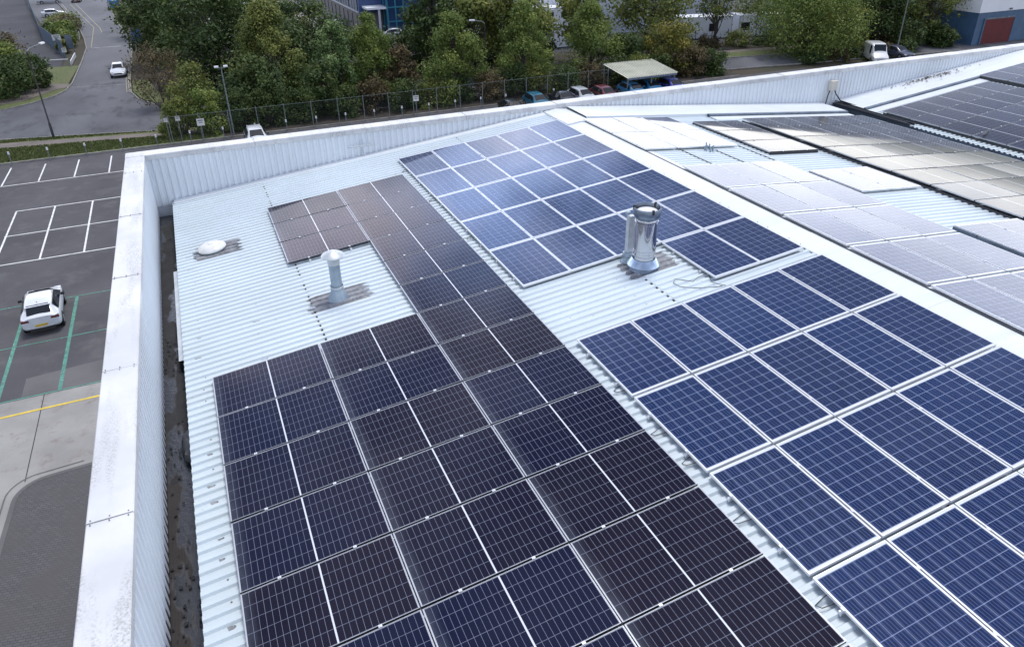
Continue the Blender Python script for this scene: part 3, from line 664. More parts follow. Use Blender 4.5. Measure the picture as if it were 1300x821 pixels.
line_strip(rm, [(-22.9, 201.5), (-17.0, 165.3), (-14.9, 141)], .12, .018); structure('road_markings', rm, M_worn)
rm = MB(); line_strip(rm, [(-21.2, 200.5), (-13.67, 155.45), (-12.6, 131)], .12, .016); line_strip(rm, [(-20.0, 200), (-12.6, 154), (-12.0, 148)], .12, .016); line_strip(rm, [(-6.95, 112), (-6.75, 101), (-6.5, 95)], .10, .006); line_strip(rm, [(-7.2, 111), (-7.0, 101), (-6.75, 95)], .08, .006); structure('yellow_road_lines', rm, M_yellowworn)

# ------------------------------------------------------------------ fences, posts, lamps
def fence_sheet_mat():
    m, nt, b = newmat('fence_mesh'); N = NT(nt); tc = N.n('ShaderNodeTexCoord').outputs['Object']; sx = N.n('ShaderNodeSeparateXYZ'); N.link(tc, sx.inputs[0])
    def g(v, p, w): return N.math('LESS_THAN', N.math('FRACT', N.math('DIVIDE', v, p)), w)
    a = N.math('MAXIMUM', g(sx.outputs[0], .1, .05), g(sx.outputs[2], .2, .04))
    b.inputs['Base Color'].default_value = (.05, .06, .06, 1); b.inputs['Roughness'].default_value = .6; N.link(a, b.inputs['Alpha']); return m
M_mesh = fence_sheet_mat(); M_post = surf('grey_post', (.19, .22, .22), (.13, .15, .16), .6, 6)
t = thing('mesh_fence', 'long grey steel mesh fence with round posts behind the parked cars', 'fence', (-2.33, 69.65, .05))
for k in range(21):
    mb = MB(); x = k * 2.46; mb.box(x - .03, x + .03, -.03, .03, 0, 2.45); mb.box(x - .035, x + .035, -.035, .035, 2.45, 2.47); mb.build('fence_post', M_post, t)
mb = MB()
mb.poly([(0, .035, .05), (49.2, .035, .05), (49.2, .035, 2.4), (0, .035, 2.4)])
mb.build('mesh_panel', M_mesh, t)
mb = MB(); mb.box(0, 49.2, .045, .065, 2.36, 2.39); mb.build('top_rail', M_post, t)
for k in range(20):
    x = -14.69 + 2.77 * k
    where = ['beside the grass verge, far left', 'beside the grass verge, second from left', 'beside the grass verge, third from left', 'beside the grass verge, nearest the parapet'][k] if k < 4 else f'by mesh fence, {ORD[k - 4]} from left'
    t = thing('bay_post', f'short grey bay post with white head {where}', 'post', (x, 69.35, .0), group='white headed bay posts along the car park')
    mb = MB(); mb.box(-.035, .035, -.035, .035, 0, 1.0); mb.build('stem', M_post, t)
    mb = MB(); mb.box(-.075, .075, -.05, .05, .92, 1.14, taper=.012); mb.build('head', surf('white_head', (.7, .72, .74), (.6, .62, .64), .4, 8) if k == 0 else bpy.data.materials['white_head'], t)
def signpost(x, y, z, w, h, label):
    t = thing('sign_post', label, 'sign', (x, y, 0))
    mb = MB(); mb.box(-.03, .03, -.03, .03, 0, z + h / 2 + .25); mb.build('pole', M_post, t)
    mb = MB(); mb.box(-w / 2, w / 2, -.055, -.035, z - h / 2, z + h / 2); mb.build('board', M_plate_w, t)
    mb = MB(); mb.box(-w * .36, w * .36, -.062, -.057, z + h * .18, z + h * .34); mb.box(-w * .25, w * .25, -.062, -.057, z - h * .1, z + h * .03); mb.build('lettering_band', M_post, t)
signpost(.22, 69.5, 1.75, .62, .62, 'square white notice on a grey post before the dark hedge')
signpost(20.02, 69.3, 1.75, .55, .55, 'square white notice on a fence post among the trees')
signpost(-1.58, 69.9, 2.2, .38, .42, 'small white sign high on the left end of the fence')
signpost(-2.55, 70.2, 2.1, .28, .34, 'small white triangular-looking plate left of the high sign')
def lamp_black(x, y, dx, dy, h, label):
    t = thing('street_lamp', label, 'street lamp', (x, y, 0))
    mb = MB(); mb.tube([(0, 0, 0), (0, 0, 1.4), (0, 0, 1.45), (0, 0, h - .3)], [.11, .11, .07, .05], 10); mb.build('pole', M_blacktrim, t, True)
    mb = MB(); mb.tube([(0, 0, h - .32), (dx * .2, dy * .2, h - .1), (dx, dy, h + .02)], .04, 8); mb.build('arm', M_post, t, True)
    mb = MB(); mb.box(-.32, .32, -.13, .13, -.04, .10, Matrix.Translation((dx, dy, h)) @ Matrix.Rotation(math.atan2(dy, dx), 4, 'Z'), .04); mb.build('lamp_head', bpy.data.materials['white_head'], t)
lamp_black(-12.4, 76.9, 1.0, 2.1, 8, 'tall dark street lamp leaning over the road by the left verge')
lamp_black(29.9, 75.3, -1.2, .6, 7.6, 'street lamp with slim arm among the trees at top centre')
lamp_black(7.2, 100., 1.0, -.6, 8.2, 'street lamp with white head rising from the big dark trees')
def lamp_twin(x, y, h, label):
    t = thing('floodlight_mast', label, 'floodlight', (x, y, 0))
    mb = MB(); mb.tube([(0, 0, 0), (0, 0, h)], [.08, .045], 10); mb.build('pole', M_post, t, True)
    mb = MB(); mb.box(-.42, .42, -.025, .025, h - .02, h + .03); mb.build('cross_arm', M_post, t)
    for s in (-.38, .38): mb = MB(); mb.box(s - .19, s + .19, -.17, .13, h + .08, h + .2, taper=.02); mb.build('floodlight', bpy.data.materials['white_head'], t)
lamp_twin(2.81, 69.95, 6.1, 'slim grey mast with twin white floodlights beside the dark hedge')
lamp_twin(44.9, 89.8, 6.0, 'slim grey mast with twin floodlights in front of the stacked cabins')
mb = MB(); mb.tube([(86.6, 70.6, 0), (86.9, 70.8, 7.5)], [.09, .05], 8); tag(mb.build('lamp_pole', M_post), 'thin bare grey pole against the dark trees at top right', 'pole')
# canopy
t = thing('parking_canopy', 'open steel canopy with pale ribbed roof over parked blue cars', 'canopy', (42.3, 66.2, 0))
mb = MB()
rows = []
xs = []
k = 0
while k * .3 < 6.1: xs += [(k * .3, .0), (k * .3 + .2, 0), (k * .3 + .215, .09), (k * .3 + .285, .09)]; k += 1
mb.grid([[(x, y, z + h) for x, h in xs] for y, z in ((0, 2.05), (5.25, 2.62))]); mb.build('canopy_roof', surf('old_ribbed_roof', (.62, .62, .52), (.50, .50, .42), .5, .6), t)
mb = MB(); mb.box(-.05, 6.15, -.06, -.01, 1.85, 2.06); mb.box(-.05, 6.15, 5.26, 5.31, 2.4, 2.65); mb.build('fascia', M_steelblue, t)
for x in (.1, 3.05, 6.0):
    for y in (.15, 5.1): mb = MB(); mb.box(x - .05, x + .05, y - .05, y + .05, 0, 1.95 + y * .1); mb.build('canopy_post', M_post, t)
# palisade fence of the compound
t = thing('palisade_fence', 'grey palisade fence beside the dark yard at top left', 'fence', (0, 0, 0))
A = [(-15.35, 122.9), (-20.3, 143.2), (-31.3, 215.3), (-40, 270)]
mb = MB()
for a, b_ in zip(A[:-1], A[1:]):
    a = Vector(a); b_ = Vector(b_); n_ = int((b_ - a).length / .22)
    for i in range(n_):
        p = a.lerp(b_, i / n_); mb.box(p.x - .035, p.x + .035, p.y - .035, p.y + .035, 0, 2.3)
o = mb.build('pale', surf('palisade_paint', (.16, .21, .27), (.11, .15, .2), .5, 4), t); o['kind'] = 'stuff'
mb = MB()
for a, b_ in zip(A[:-1], A[1:]):
    for z in (.5, 1.9): mb.tube([(*a, z), (*b_, z)], .035, 4)
mb.build('fence_rail', bpy.data.materials['palisade_paint'], t)
t = thing('site_gate', 'low white swing barrier across the yard entrance', 'gate', (-15.3, 116, 0))
mb = MB(); mb.tube([(-2.2, .6, .9), (1.2, -.4, .95)], .06, 8); mb.build('barrier_arm', bpy.data.materials['white_head'], t)
mb = MB(); mb.box(1.2, 1.3, -.5, 7.0, .1, .65); mb.build('side_barrier', bpy.data.materials['white_head'], t)
for x, y in ((-2.2, .6), (1.2, -.4)): mb = MB(); mb.box(x - .08, x + .08, y - .08, y + .08, 0, 1.1); mb.build('gate_post', M_post, t)
t = thing('notice_board', 'dark grey notice board standing in the hedge by the yard', 'sign', (-14.9, 127.5, 0))
mb = MB(); mb.box(-.45, .45, -.05, .05, .6, 2.5, Matrix.Rotation(R(-18), 4, 'Z')); mb.build('board', M_steelblue, t)
for s in (-.42, .42): mb = MB(); mb.box(s - .05, s + .05, -.05, .05, 0, 2.6, Matrix.Rotation(R(-18), 4, 'Z')); mb.build('board_post', M_post, t)
signpost(-15.2, 122.3, 1.2, .6, .6, 'white plate at the end of the palisade fence')
signpost(-16.4, 128.0, 2.2, 1.1, .8, 'white site sign poking out of the clipped hedge')
t = thing('information_sign', 'blue information sign on the right kerb of the side road', 'sign', (-5.9, 128.5, 0))
mb = MB(); mb.box(-.6, .6, -.05, .05, .7, 2.6); mb.build('board', surf('blue_sign', (.05, .13, .30), (.04, .1, .24), .5, 3), t)
for s in (-.55, .55): mb = MB(); mb.box(s - .04, s + .04, -.04, .04, 0, 2.7); mb.build('board_post', M_post, t)

# ------------------------------------------------------------------ vehicles
def car(label, x, y, rz, col, L=4.3, W=1.82, H=1.46, style='hatch', rear_plate=True, group=None, name='parked_car', cat='car'):
    """car nose towards local +y"""
    t = thing(name, label, cat, (x, y, 0), (0, 0, rz), group)
    hw = W / 2; van = style == 'van'
    # stations from rear (-L/2) to nose: y, floor, halfwidth, shoulder z, top halfwidth, top z
    if van: st = [(0, .42, .90, 1.0, .80, 1.70), (.04, .3, .97, 1.1, .88, H - .05), (.35, .25, 1, 1.15, .90, H), (.62, .25, 1, 1.15, .90, H), (.72, .25, 1, 1.15, .84, H - .08), (.84, .25, 1, 1.08, .80, 1.16), (.95, .3, .95, .98, .72, 1.02), (1, .36, .84, .75, .66, .80)]
    elif style == 'sedan': st = [(0, .38, .88, .82, .74, .88), (.04, .28, .95, .92, .76, .98), (.15, .22, 1, .95, .74, 1.04), (.28, .2, 1, .95, .64, H - .07), (.42, .2, 1, .94, .64, H), (.56, .2, 1, .92, .64, H - .04), (.72, .2, 1, .90, .76, .98), (.88, .22, .98, .84, .74, .88), (.96, .28, .92, .74, .68, .78), (1, .34, .80, .6, .62, .64)]
    else: st = [(0, .40, .86, .88, .70, .98), (.025, .30, .94, .93, .68, 1.02), (.05, .24, .98, .95, .68, 1.04), (.155, .2, 1, .95, .64, H - .05), (.30, .2, 1, .94, .66, H), (.46, .2, 1, .92, .66, H), (.57, .2, 1, .91, .64, H - .07), (.74, .2, 1, .90, .76, .97), (.88, .22, .98, .83, .74, .87), (.96, .28, .91, .72, .68, .76), (1, .34, .80, .58, .62, .62)]
    body = MB(); rows = []; ins = []
    for f, zf, w, zs, wt, zt in st:
        yy = -L / 2 + f * L; a = hw * w; b_ = hw * wt; zf2 = zf
        half = [(a * .80, zf2), (a * .97, zf2 + .10), (a, zf2 + (zs - zf2) * .45), (a * .99, zs - .08), (a * .95, zs), (b_, zt - .035), (b_ * .88, zt - .006), (b_ * .4, zt + .012)]
        row = [(xx, yy, zz) for xx, zz in half] + [(-xx, yy, zz) for xx, zz in half[::-1]]
        rows.append(row); ins.append(half)
    body.grid(rows, True); body.poly(rows[0]); body.poly(rows[-1])
    bo = body.build('body', paint(col), t, True)
    md = bo.modifiers.new('sub', 'SUBSURF'); md.levels = 1; md.render_levels = 1
    def pt(i, k, s=1, fr=None, out=.014):      # point on station i profile k pushed out
        f, *_ = st[i]; a = ins[i][k]; return Vector((s * a[0], -L / 2 + f * L, a[1]))
    def quad(P, name, mat, off, inset=.12):
        c = sum(P, Vector()) / len(P); n_ = (P[1] - P[0]).cross(P[2] - P[0]).normalized()
        if n_.dot(c - Vector((0, 0, .7))) < 0: n_ = -n_
        Q = [p + (c - p) * inset + n_ * off for p in P]; mb = MB(); mb.poly(Q); mb.poly([q - n_ * .02 for q in Q][::-1]); return mb.build(name, mat, t)
    n = len(st)
    if style == 'hatch': ri = (2, 3); wi = (6, 7); si = (3, 6)
    elif style == 'sedan': ri = (2, 3); wi = (5, 6); si = (3, 5)
    else: ri = (0, 1); wi = (4, 5); si = (3, 4)
    if not van: quad([pt(ri[0], 6, -1), pt(ri[0], 6, 1), pt(ri[1], 6, 1), pt(ri[1], 6, -1)], 'rear_window', M_glass, .03, .02)
    quad([pt(wi[1], 6, -1), pt(wi[1], 6, 1), pt(wi[0], 6, 1), pt(wi[0], 6, -1)], 'windscreen', M_glass, .045, .03)
    for s in (-1, 1):
        P = []
        for i in range(si[0], si[1] + 1): P.append(pt(i, 4, s) * .42 + pt(i, 5, s) * .58 + Vector((0, 0, .0)))
        lo = [pt(i, 4, s) * .93 + pt(i, 5, s) * .07 for i in range(si[0], si[1] + 1)]; hi = [pt(i, 4, s) * .14 + pt(i, 5, s) * .86 for i in range(si[0], si[1] + 1)]
        if not van: lo.append(pt(wi[1], 4, s) * .8 + pt(wi[0], 4, s) * .2 + Vector((0, 0, .02))); hi.append(lo[-1] + Vector((0, -.02, .03)))
        mb = MB(); o_ = Vector((s * .022, 0, .008)); mb.grid([[p + o_ for p in lo], [p + o_ for p in hi]]); mb.build('side_window', M_glass, t)
        # mirror
        mb = MB(); mp = pt(si[1], 4, s); mb.box(mp.x + s * .02 - .09 + s * .09, mp.x + s * .02 + .09 + s * .09, mp.y - .02, mp.y + .09, mp.z + .0, mp.z + .13, taper=.02); mb.build('mirror', M_blacktrim if col[0] > .3 else paint(col), t)
        # lights
        mb = MB(); p0 = ins[1]; mb.box(min(s * hw * .52, s * hw * .935), max(s * hw * .52, s * hw * .935), -L / 2 - .018, -L / 2 + .20, .80, .92, taper=.02); mb.build('tail_light', M_tail, t)
        mb = MB(); mb.box(min(s * hw * .50, s * hw * .90), max(s * hw * .50, s * hw * .90), L / 2 - .28, L / 2 - .04, .60, .72, taper=.02); mb.build('head_light', M_head, t)
    mb = MB(); mb.box(-.26, .26, -L / 2 - .035, -L / 2 + .01, .50, .61); mb.build('rear_plate', M_plate_y, t)
    mb = MB(); mb.box(-.26, .26, L / 2 - .03, L / 2 + .02, .36, .47); mb.build('front_plate', M_plate_w, t)
    mb = MB(); mb.box(-hw * .62, hw * .62, -L / 2 - .02, -L / 2 + .06, .24, .40, taper=.01); mb.build('rear_bumper_insert', M_blacktrim, t)
    mb = MB(); mb.box(-hw * .5, hw * .5, L / 2 - .05, L / 2 + .012, .48, .60, taper=.01); mb.build('grille', M_blacktrim, t)
    if style == 'hatch':
        mb = MB(); q = st[3]; mb.box(-hw * .62, hw * .62, -L / 2 + .16 * L - .16, -L / 2 + .16 * L + .05, H - .10, H - .065); mb.build('spoiler', paint(col), t)
        mb = MB(); mb.tube([(0, -L / 2 + .2 * L, H - .03), (0, -L / 2 + .2 * L - .1, H + .08)], .012, 5); mb.build('aerial', M_blacktrim, t)
    for s in (-1, 1):
        for yy in (-L * .31, L * .315):
            mb = MB(); mb.tube([(s * (hw - .2), yy, .32), (s * (hw - .20), yy, .32), (s * (hw + .005), yy, .32)], [.2, .325, .325], 20)
            w_ = mb.build('wheel', M_tyre, t); mb = MB(); mb.tube([(s * (hw - .1), yy, .32), (s * (hw + .012), yy, .32)], [.2, .205], 14); mb.build('rim', M_rim, w_)
            mb = MB(); 
            mb.tube([(s * (hw - .05), yy, .34), (s * (hw - .004), yy, .34)], [.37, .375], 20); mb.build('wheel_arch', M_blacktrim, t)
    return t
W_ = (.62, .65, .70)
car('white hatchback seen from behind in a green marked bay, yellow plate', -9.12, 39.35, R(4), (.66, .69, .74), L=4.05, W=1.76, H=1.44)
car('white saloon driving towards the junction on the side road', -7.85, 106.0, R(180), W_, name='moving_car')
car('white hatchback parked side-on beyond the clipped hedge', -21.8, 176.5, R(-82), W_)
car('long silver estate car parked at the top left edge', -25.4, 203.5, R(-84), (.35, .37, .40), style='sedan', L=4.9)
car('dark red car at the top edge between road lines', -19.9, 203.5, R(178), (.10, .012, .015))
car('bright blue van at the top of the side road', -11.4, 184.5, R(10), (.02, .16, .42), style='van', L=5.2, W=2.0, H=2.2, name='parked_van', cat='van')
car('dark blue car half hidden under the big dark trees', .7, 93.3, R(60), (.02, .035, .10))
car('white car nose-out behind parapet beside the dark hedge', 4.45, 66.3, R(180), (.6, .63, .66))
for lab, x, y, c, st_ in (('black car mostly hidden behind the parapet, leftmost under the trees', 28.6, 65.2, (.015, .016, .018), 'hatch'), ('teal blue hatchback parked by the mesh fence', 32.0, 66.7, (.01, .12, .19), 'hatch'), ('black car with pale bonnet beside the teal hatchback', 34.8, 66.3, (.02, .022, .025), 'sedan'),
        ('silver car parked between black and dark red cars', 37.2, 66.7, (.42, .45, .48), 'hatch'), ('dark red car parked just left of the canopy', 39.7, 66.3, (.12, .012, .02), 'hatch'), ('light blue car under the left part of the canopy', 43.2, 66.5, (.04, .18, .34), 'hatch'),
        ('mid blue car in the middle under the canopy', 45.6, 66.9, (.02, .12, .26), 'hatch'), ('deep violet blue car at the right end of the canopy', 48.1, 66.3, (.03, .05, .30), 'hatch')):
    car(lab, x, y, R(180 if 'silver' in lab or 'pale' in lab else 178), c, style=st_)
car('white car parked by the office wall behind pale green tree', 25.6, 133.5, R(5), W_)
car('white car parked in front of the teal glazed entrance', 30.6, 117.6, R(90), W_)
car('white lorry cab with sloping screen behind parapet at right', 80.9, 69.0, R(150), (.68, .7, .72), style='van', L=5.0, W=2.0, H=2.3, name='parked_lorry', cat='lorry')
car('dark car partly hidden right of the white lorry cab', 85.5, 69.5, R(175), (.05, .055, .09))
car('dark blue van beside the depot behind the spreading trees', 62.5, 91.5, R(80), (.02, .035, .08), style='van', L=5.2, W=2.0, H=2.2, name='parked_van', cat='van')

# ------------------------------------------------------------------ buildings
def boxpart(p, name, x0, x1, y0, y1, z0, z1, mat): mb = MB(); mb.box(x0, x1, y0, y1, z0, z1); return mb.build(name, mat, p)
M_wht = surf('white_cladding', (.80, .83, .88), (.74, .77, .82), .5, .4, stretch=(1, 1, .2)); M_grycl = surf('grey_cladding', (.50, .54, .60), (.44, .48, .54), .5, .5)
M_tanbrick = surf('grey_brick', (.20, .195, .20), (.15, .145, .15), .85, 1.2); M_bluecl = surf('blue_cladding', (.05, .10, .26), (.04, .08, .2), .4, .6); M_teal = surf('teal_frame', (.03, .22, .30), (.02, .16, .24), .4, 2); M_blueglass = glass_like('blue_glass', (.02, .05, .12))
b = thing('office_building', 'blue and grey office block with teal glazed entrance tower', 'building', (26.5, 118, 0))
boxpart(b, 'lower_wall', .6, 40, 4, 80, 0, 3.4, M_tanbrick); boxpart(b, 'upper_wall', .55, 40, 4.02, 80, 3.4, 12, M_bluecl)
for k in range(22):
    y = 6 + k * 3.4
    f = boxpart(b, 'slit_window', .54, .62, y, y + .35, .9, 2.9, M_dark)
for z in (3.7, 7.2):
    for k in range(12):
        y = 5 + k * 6.2; f = boxpart(b, 'window', .44, .60, y, y + 5.4, z, z + 2.1, M_blueglass)
        for q in (1.8, 3.6): boxpart(f, 'mullion', .40, .46, y + q - .06, y + q + .06, z, z + 2.1, M_teal)
    boxpart(b, 'band_course', .38, .58, 4.5, 79, z - .32, z - .05, M_grycl)
boxpart(b, 'glazed_tower', 4.2, 9.5, .5, 6, 0, 12, M_blueglass)
for x in (4.2, 5.5, 6.8, 8.1, 9.4): boxpart(b, 'tower_mullion', x - .1, x + .1, .35, .52, 0, 12, M_teal)
for z in (.1, 2.2, 4.3, 6.4, 8.5, 10.6): boxpart(b, 'tower_transom', 4.1, 9.5, .33, .50, z, z + .2, M_teal)
for y in (.6, 2.4, 4.2, 5.9): boxpart(b, 'tower_mullion', 4.05, 4.2, y - .08, y + .08, 0, 12, M_teal)
boxpart(b, 'entrance_canopy', 1.0, 4.1, .5, 4.0, 4.2, 4.5, M_wht); boxpart(b, 'entrance_column', 2.8, 3.1, .7, 1.0, 0, 4.2, M_grycl); boxpart(b, 'side_wall', 9.5, 40, 3.9, 4.0, 0, 12, M_bluecl)
def ribbed(p, name, x0, x1, y, z0, z1, mat, pitch=.5, d=.06):
    mb = MB(); pr = []; x = x0
    while x < x1: pr += [(x, 0), (x + pitch * .55, 0), (x + pitch * .65, d), (x + pitch * .9, d)]; x += pitch
    mb.grid([[(xx, y - dd, z) for xx, dd in pr] for z in (z0, z1)]); return mb.build(name, mat, p)
b = thing('white_warehouse', 'white clad warehouse behind the trees at top centre', 'building', (38, 101, 0))
boxpart(b, 'main_wall', 0, 15, 0, 25, 0, 10, M_wht); ribbed(b, 'cladding', 0, 15, -.02, .3, 10, M_wht); boxpart(b, 'plinth', -.05, 15.05, -.12, 0, 0, .3, M_grycl)
b = thing('grey_warehouse', 'grey ribbed warehouse wall right of the stacked cabins', 'building', (54, 102, 0))
boxpart(b, 'main_wall', 0, 30, 0, 25, 0, 9, M_grycl); ribbed(b, 'cladding', 0, 30, -.02, .3, 9, M_grycl, .7, .08); boxpart(b, 'base_band', 0, 30, -.14, -.1, 0, .4, M_conc_dark)
def cabin(label, x, y, z, L, D=2.6, H=2.65, rz=0., wins=(1.2,), mat=None, grp=None):
    t = thing('site_cabin', label, 'cabin', (x, y, z), (0, 0, rz), grp)
    boxpart(t, 'wall', 0, L, 0, D, .12, H, mat or M_wht); boxpart(t, 'roof', -.06, L + .06, -.06, D + .06, H, H + .1, M_wht); boxpart(t, 'skirt', 0, L, -.01, D, 0, .12, M_blacktrim)
    for w in wins: f = boxpart(t, 'window', w, w + 1.4, -.06, .0, 1.1, 2.2, M_dark); boxpart(f, 'frame', w - .06, w + 1.46, -.03, -.005, 1.04, 1.1, M_wht); boxpart(f, 'frame', w - .06, w + 1.46, -.03, -.005, 2.2, 2.26, M_wht)
    boxpart(t, 'corner_post', -.02, .12, -.03, .1, 0, H, M_grycl); boxpart(t, 'corner_post', L - .12, L + .02, -.03, .1, 0, H, M_grycl)
    return t
cabin('lower pale cabin of the stack before the white warehouse', 45.0, 96.6, 0, 7.2, wins=())
cabin('upper pale cabin with one black window, on top of stack', 45.0, 96.55, 2.78, 7.2, wins=(2.4,))
cabin('long white cabin with black window behind thin tree', 68.6, 94.0, 0, 8.2, 3, 3.1, R(-15), (4.6,))
cabin('white cabin with black window at right beside bright tree', 77.6, 91.6, 0, 8.2, 3, 3.1, R(-15), (.35,))
b = thing('depot_unit', 'blue and white depot unit with red roller door at right', 'building', (101.4, 70.9, 0))
boxpart(b, 'lower_wall', 0, 30, 0, 20, 0, 4.25, surf('slate_blue_cladding', (.06, .13, .23), (.05, .10, .18), .5, .8)); boxpart(b, 'upper_wall', -.05, 30, -.06, 20, 4.25, 11, M_wht)
f = boxpart(b, 'roller_door', 1.6, 7.6, -.10, -.01, 0, 3.3, surf('red_door', (.13, .006, .012), (.10, .005, .01), .5, .6)); boxpart(b, 'door_frame', 1.35, 1.6, -.14, 0, 0, 3.5, bpy.data.materials['slate_blue_cladding']); boxpart(b, 'door_frame', 7.6, 7.85, -.14, 0, 0, 3.5, bpy.data.materials['slate_blue_cladding']); boxpart(b, 'door_head', 1.6, 7.6, -.14, 0, 3.3, 3.5, M_steelblue)
for k in range(12): boxpart(f, 'slat', 1.62, 7.58, -.115, -.10, .1 + k * .27, .12 + k * .27, M_dark)
boxpart(b, 'security_lamp', 6.0, 6.3, -.35, -.07, 4.4, 4.6, M_post)
t = thing('depot_fence', 'dark mesh fence in front of the white cabins', 'fence', (58, 91, 0), (0, 0, R(-12)))
for k in range(15): mb = MB(); mb.box(k * 2.5 - .04, k * 2.5 + .04, -.04, .04, 0, 2.1); mb.build('fence_post', M_blacktrim, t)
mb = MB(); mb.poly([(0, 0, .1), (35, 0, .1), (35, 0, 2.0), (0, 0, 2.0)]); mb.build('mesh_panel', M_mesh, t)

# ------------------------------------------------------------------ vegetation
def foliage(shape, h, w, n, leaf=.34, blobs=34, base=.16, seed=0, openness=.0):
    """leaf quads in clumps spread through a crown volume; returns verts, tint and clump centres"""
    g = np.random.default_rng(seed); cz0 = h * base; ch = h - cz0
    C = []; tries = 0
    while len(C) < blobs and tries < 6000:
        tries += 1
        t_ = g.random() ** .8; z = cz0 + t_ * ch
        if shape == 'cone': rr = w / 2 * 1.12 * (1 - t_) ** .62 * (1.0 if t_ > .10 else .85)
        elif shape == 'round': rr = w / 2 * math.sqrt(max(0, 1 - (2 * t_ - 1) ** 2)) ** .8 * 1.0
        elif shape == 'flat': rr = w / 2 * (1 - .5 * t_)
        else: rr = w / 2 * (math.sin(PI * min(1, t_ ** .7)) ** .6 if 0 < t_ < 1 else 0)
        rad = rr * (g.random() ** .45); a = g.random() * 2 * PI
        C.append((rad * math.cos(a), rad * math.sin(a), z, (.10 + .13 * g.random()) * w * (1 - .45 * t_ if shape == 'cone' else 1)))
    C = np.array(C); nb = len(C)
    bl = g.integers(0, nb, n); br = C[bl, 3]
    d = g.normal(size=(n, 3)); d /= np.linalg.norm(d, axis=1)[:, None]
    rr = br * (.55 + .5 * g.random(n)) * (1 + .25 * g.normal(size=n)).clip(.3, 1.7)
    P = C[bl, :3] + d * rr[:, None] * np.array([1, 1, .8])
    P[:, 2] = np.maximum(P[:, 2], .05)
    nr = d * .7 + g.normal(size=(n, 3)) * .55 + np.array([0, 0, .45]); nr /= np.linalg.norm(nr, axis=1)[:, None]
    a1 = np.cross(nr, g.normal(size=(n, 3))); a1 /= np.linalg.norm(a1, axis=1)[:, None]; a2 = np.cross(nr, a1)
    sz = leaf * (.5 + .9 * g.random(n)); s1 = (a1 * sz[:, None] * .5); s2 = (a2 * sz[:, None] * .30)
    V = np.stack([P - s1, P - s2 * 1.0 + s1 * .1, P + s1, P + s2 + s1 * .1], 1).reshape(-1, 3)
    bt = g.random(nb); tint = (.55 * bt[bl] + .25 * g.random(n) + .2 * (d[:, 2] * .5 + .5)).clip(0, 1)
    return V, tint, C
def leaf_mesh(V, tint, mat):
    n = len(tint); me = bpy.data.meshes.new('crown'); me.vertices.add(n * 4); me.vertices.foreach_set('co', V.astype(np.float32).ravel()); me.loops.add(n * 4); me.loops.foreach_set('vertex_index', np.arange(n * 4, dtype=np.int32))
    me.polygons.add(n); me.polygons.foreach_set('loop_start', np.arange(0, n * 4, 4, dtype=np.int32)); me.polygons.foreach_set('loop_total', np.full(n, 4, dtype=np.int32)); me.update(calc_edges=True)
    at = me.attributes.new('tint', 'FLOAT', 'FACE'); at.data.foreach_set('value', tint.astype(np.float32)); me.materials.append(mat); return me
seedc = [100]
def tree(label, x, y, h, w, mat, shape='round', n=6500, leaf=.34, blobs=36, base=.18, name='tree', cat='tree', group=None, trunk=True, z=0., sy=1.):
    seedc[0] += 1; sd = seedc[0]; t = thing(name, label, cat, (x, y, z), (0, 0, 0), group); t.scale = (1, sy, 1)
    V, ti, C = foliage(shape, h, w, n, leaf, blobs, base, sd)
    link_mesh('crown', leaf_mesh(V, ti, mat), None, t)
    mb = MB(); g = random.Random(sd)
    if trunk:
        top = h * .8; tr = .028 * h; P = [(g.uniform(-.05, .05) * k, g.uniform(-.05, .05) * k, top * k / 5) for k in range(6)]; P[0] = (0, 0, -.1)
        mb.tube(P, [tr * (1 - .17 * k) for k in range(6)], 8)
        for c in C[::2]:
            k = max(1, min(4, int((c[2] * .55) / top * 5))); a = Vector(P[k]); e = Vector(c[:3]); m_ = a.lerp(e, .5) + Vector((0, 0, -.05 * h * g.random()))
            mb.tube([a, m_, e], [tr * .38, tr * .24, tr * .08], 5, False)
        mb.build('trunk', M_bark, t, True)
    else:
        for c in C[::3]: mb.tube([(c[0] * .25, c[1] * .25, 0), (c[0] * .7, c[1] * .7, c[2] * .5), tuple(c[:3])], [.05, .035, .012], 4, False)
        mb.build('stem', M_bark, t)
    return t
TG = 'trees between the car park and the road'
tree('broad dark evergreen mass left of the twin floodlights', 3.8, 94, 10.5, 12.5, L_dark, 'round', 12000, .42, 60, .05)
tree('tall dark tree at the top edge right of side road', -1.2, 112, 11.5, 12, L_dark, 'round', 11000, .45, 60, .05)
tree('dark tree beside the side road kerb at top edge', -3.5, 140, 12, 10, L_dark, 'round', 7000, .5, 50, .04)
tree('dark tree filling the top edge above street lamp head', 8.0, 122, 12, 13, L_dark, 'round', 9000, .5, 55, .04)
tree('dark tree behind the twin floodlights, lower and rounder', 9.2, 88, 7.8, 8.5, L_dark, 'round', 8000, .38, 45, .03)
tree('large olive-topped green tree right of the twin floodlights', 7.9, 79, 10.0, 8.6, L_olive, 'cone', 20400, 0.25, 60, .04)
tree('dark green bushy tree below the olive-topped tree', 5.6, 75.5, 5.6, 6.5, L_dark, 'round', 6500, .32, 40, .02)
tree('dark domed tree behind the pale willow', 14.1, 94, 8.4, 8.5, L_dark, 'round', 8000, .38, 45, .04)
tree('dark olive tree in front of office wall at top', 12.5, 112, 6.3, 9, L_olive, 'round', 6500, .42, 40, .04)
tree('pale silvery green willow-like tree in the row', 13.9, 76.5, 8.4, 5.6, L_pale, 'cone', 14450, 0.22, 50, .06, sy=.9)
tree('dark green small tree at the foot of pale willow', 12.0, 74.5, 4.8, 5.2, L_dark, 'round', 5000, .30, 36, .02)
tree('olive green conical tree between willow and dark evergreen', 17.6, 77, 8.6, 6.6, L_mid, 'cone', 15300, 0.24, 55, .04)
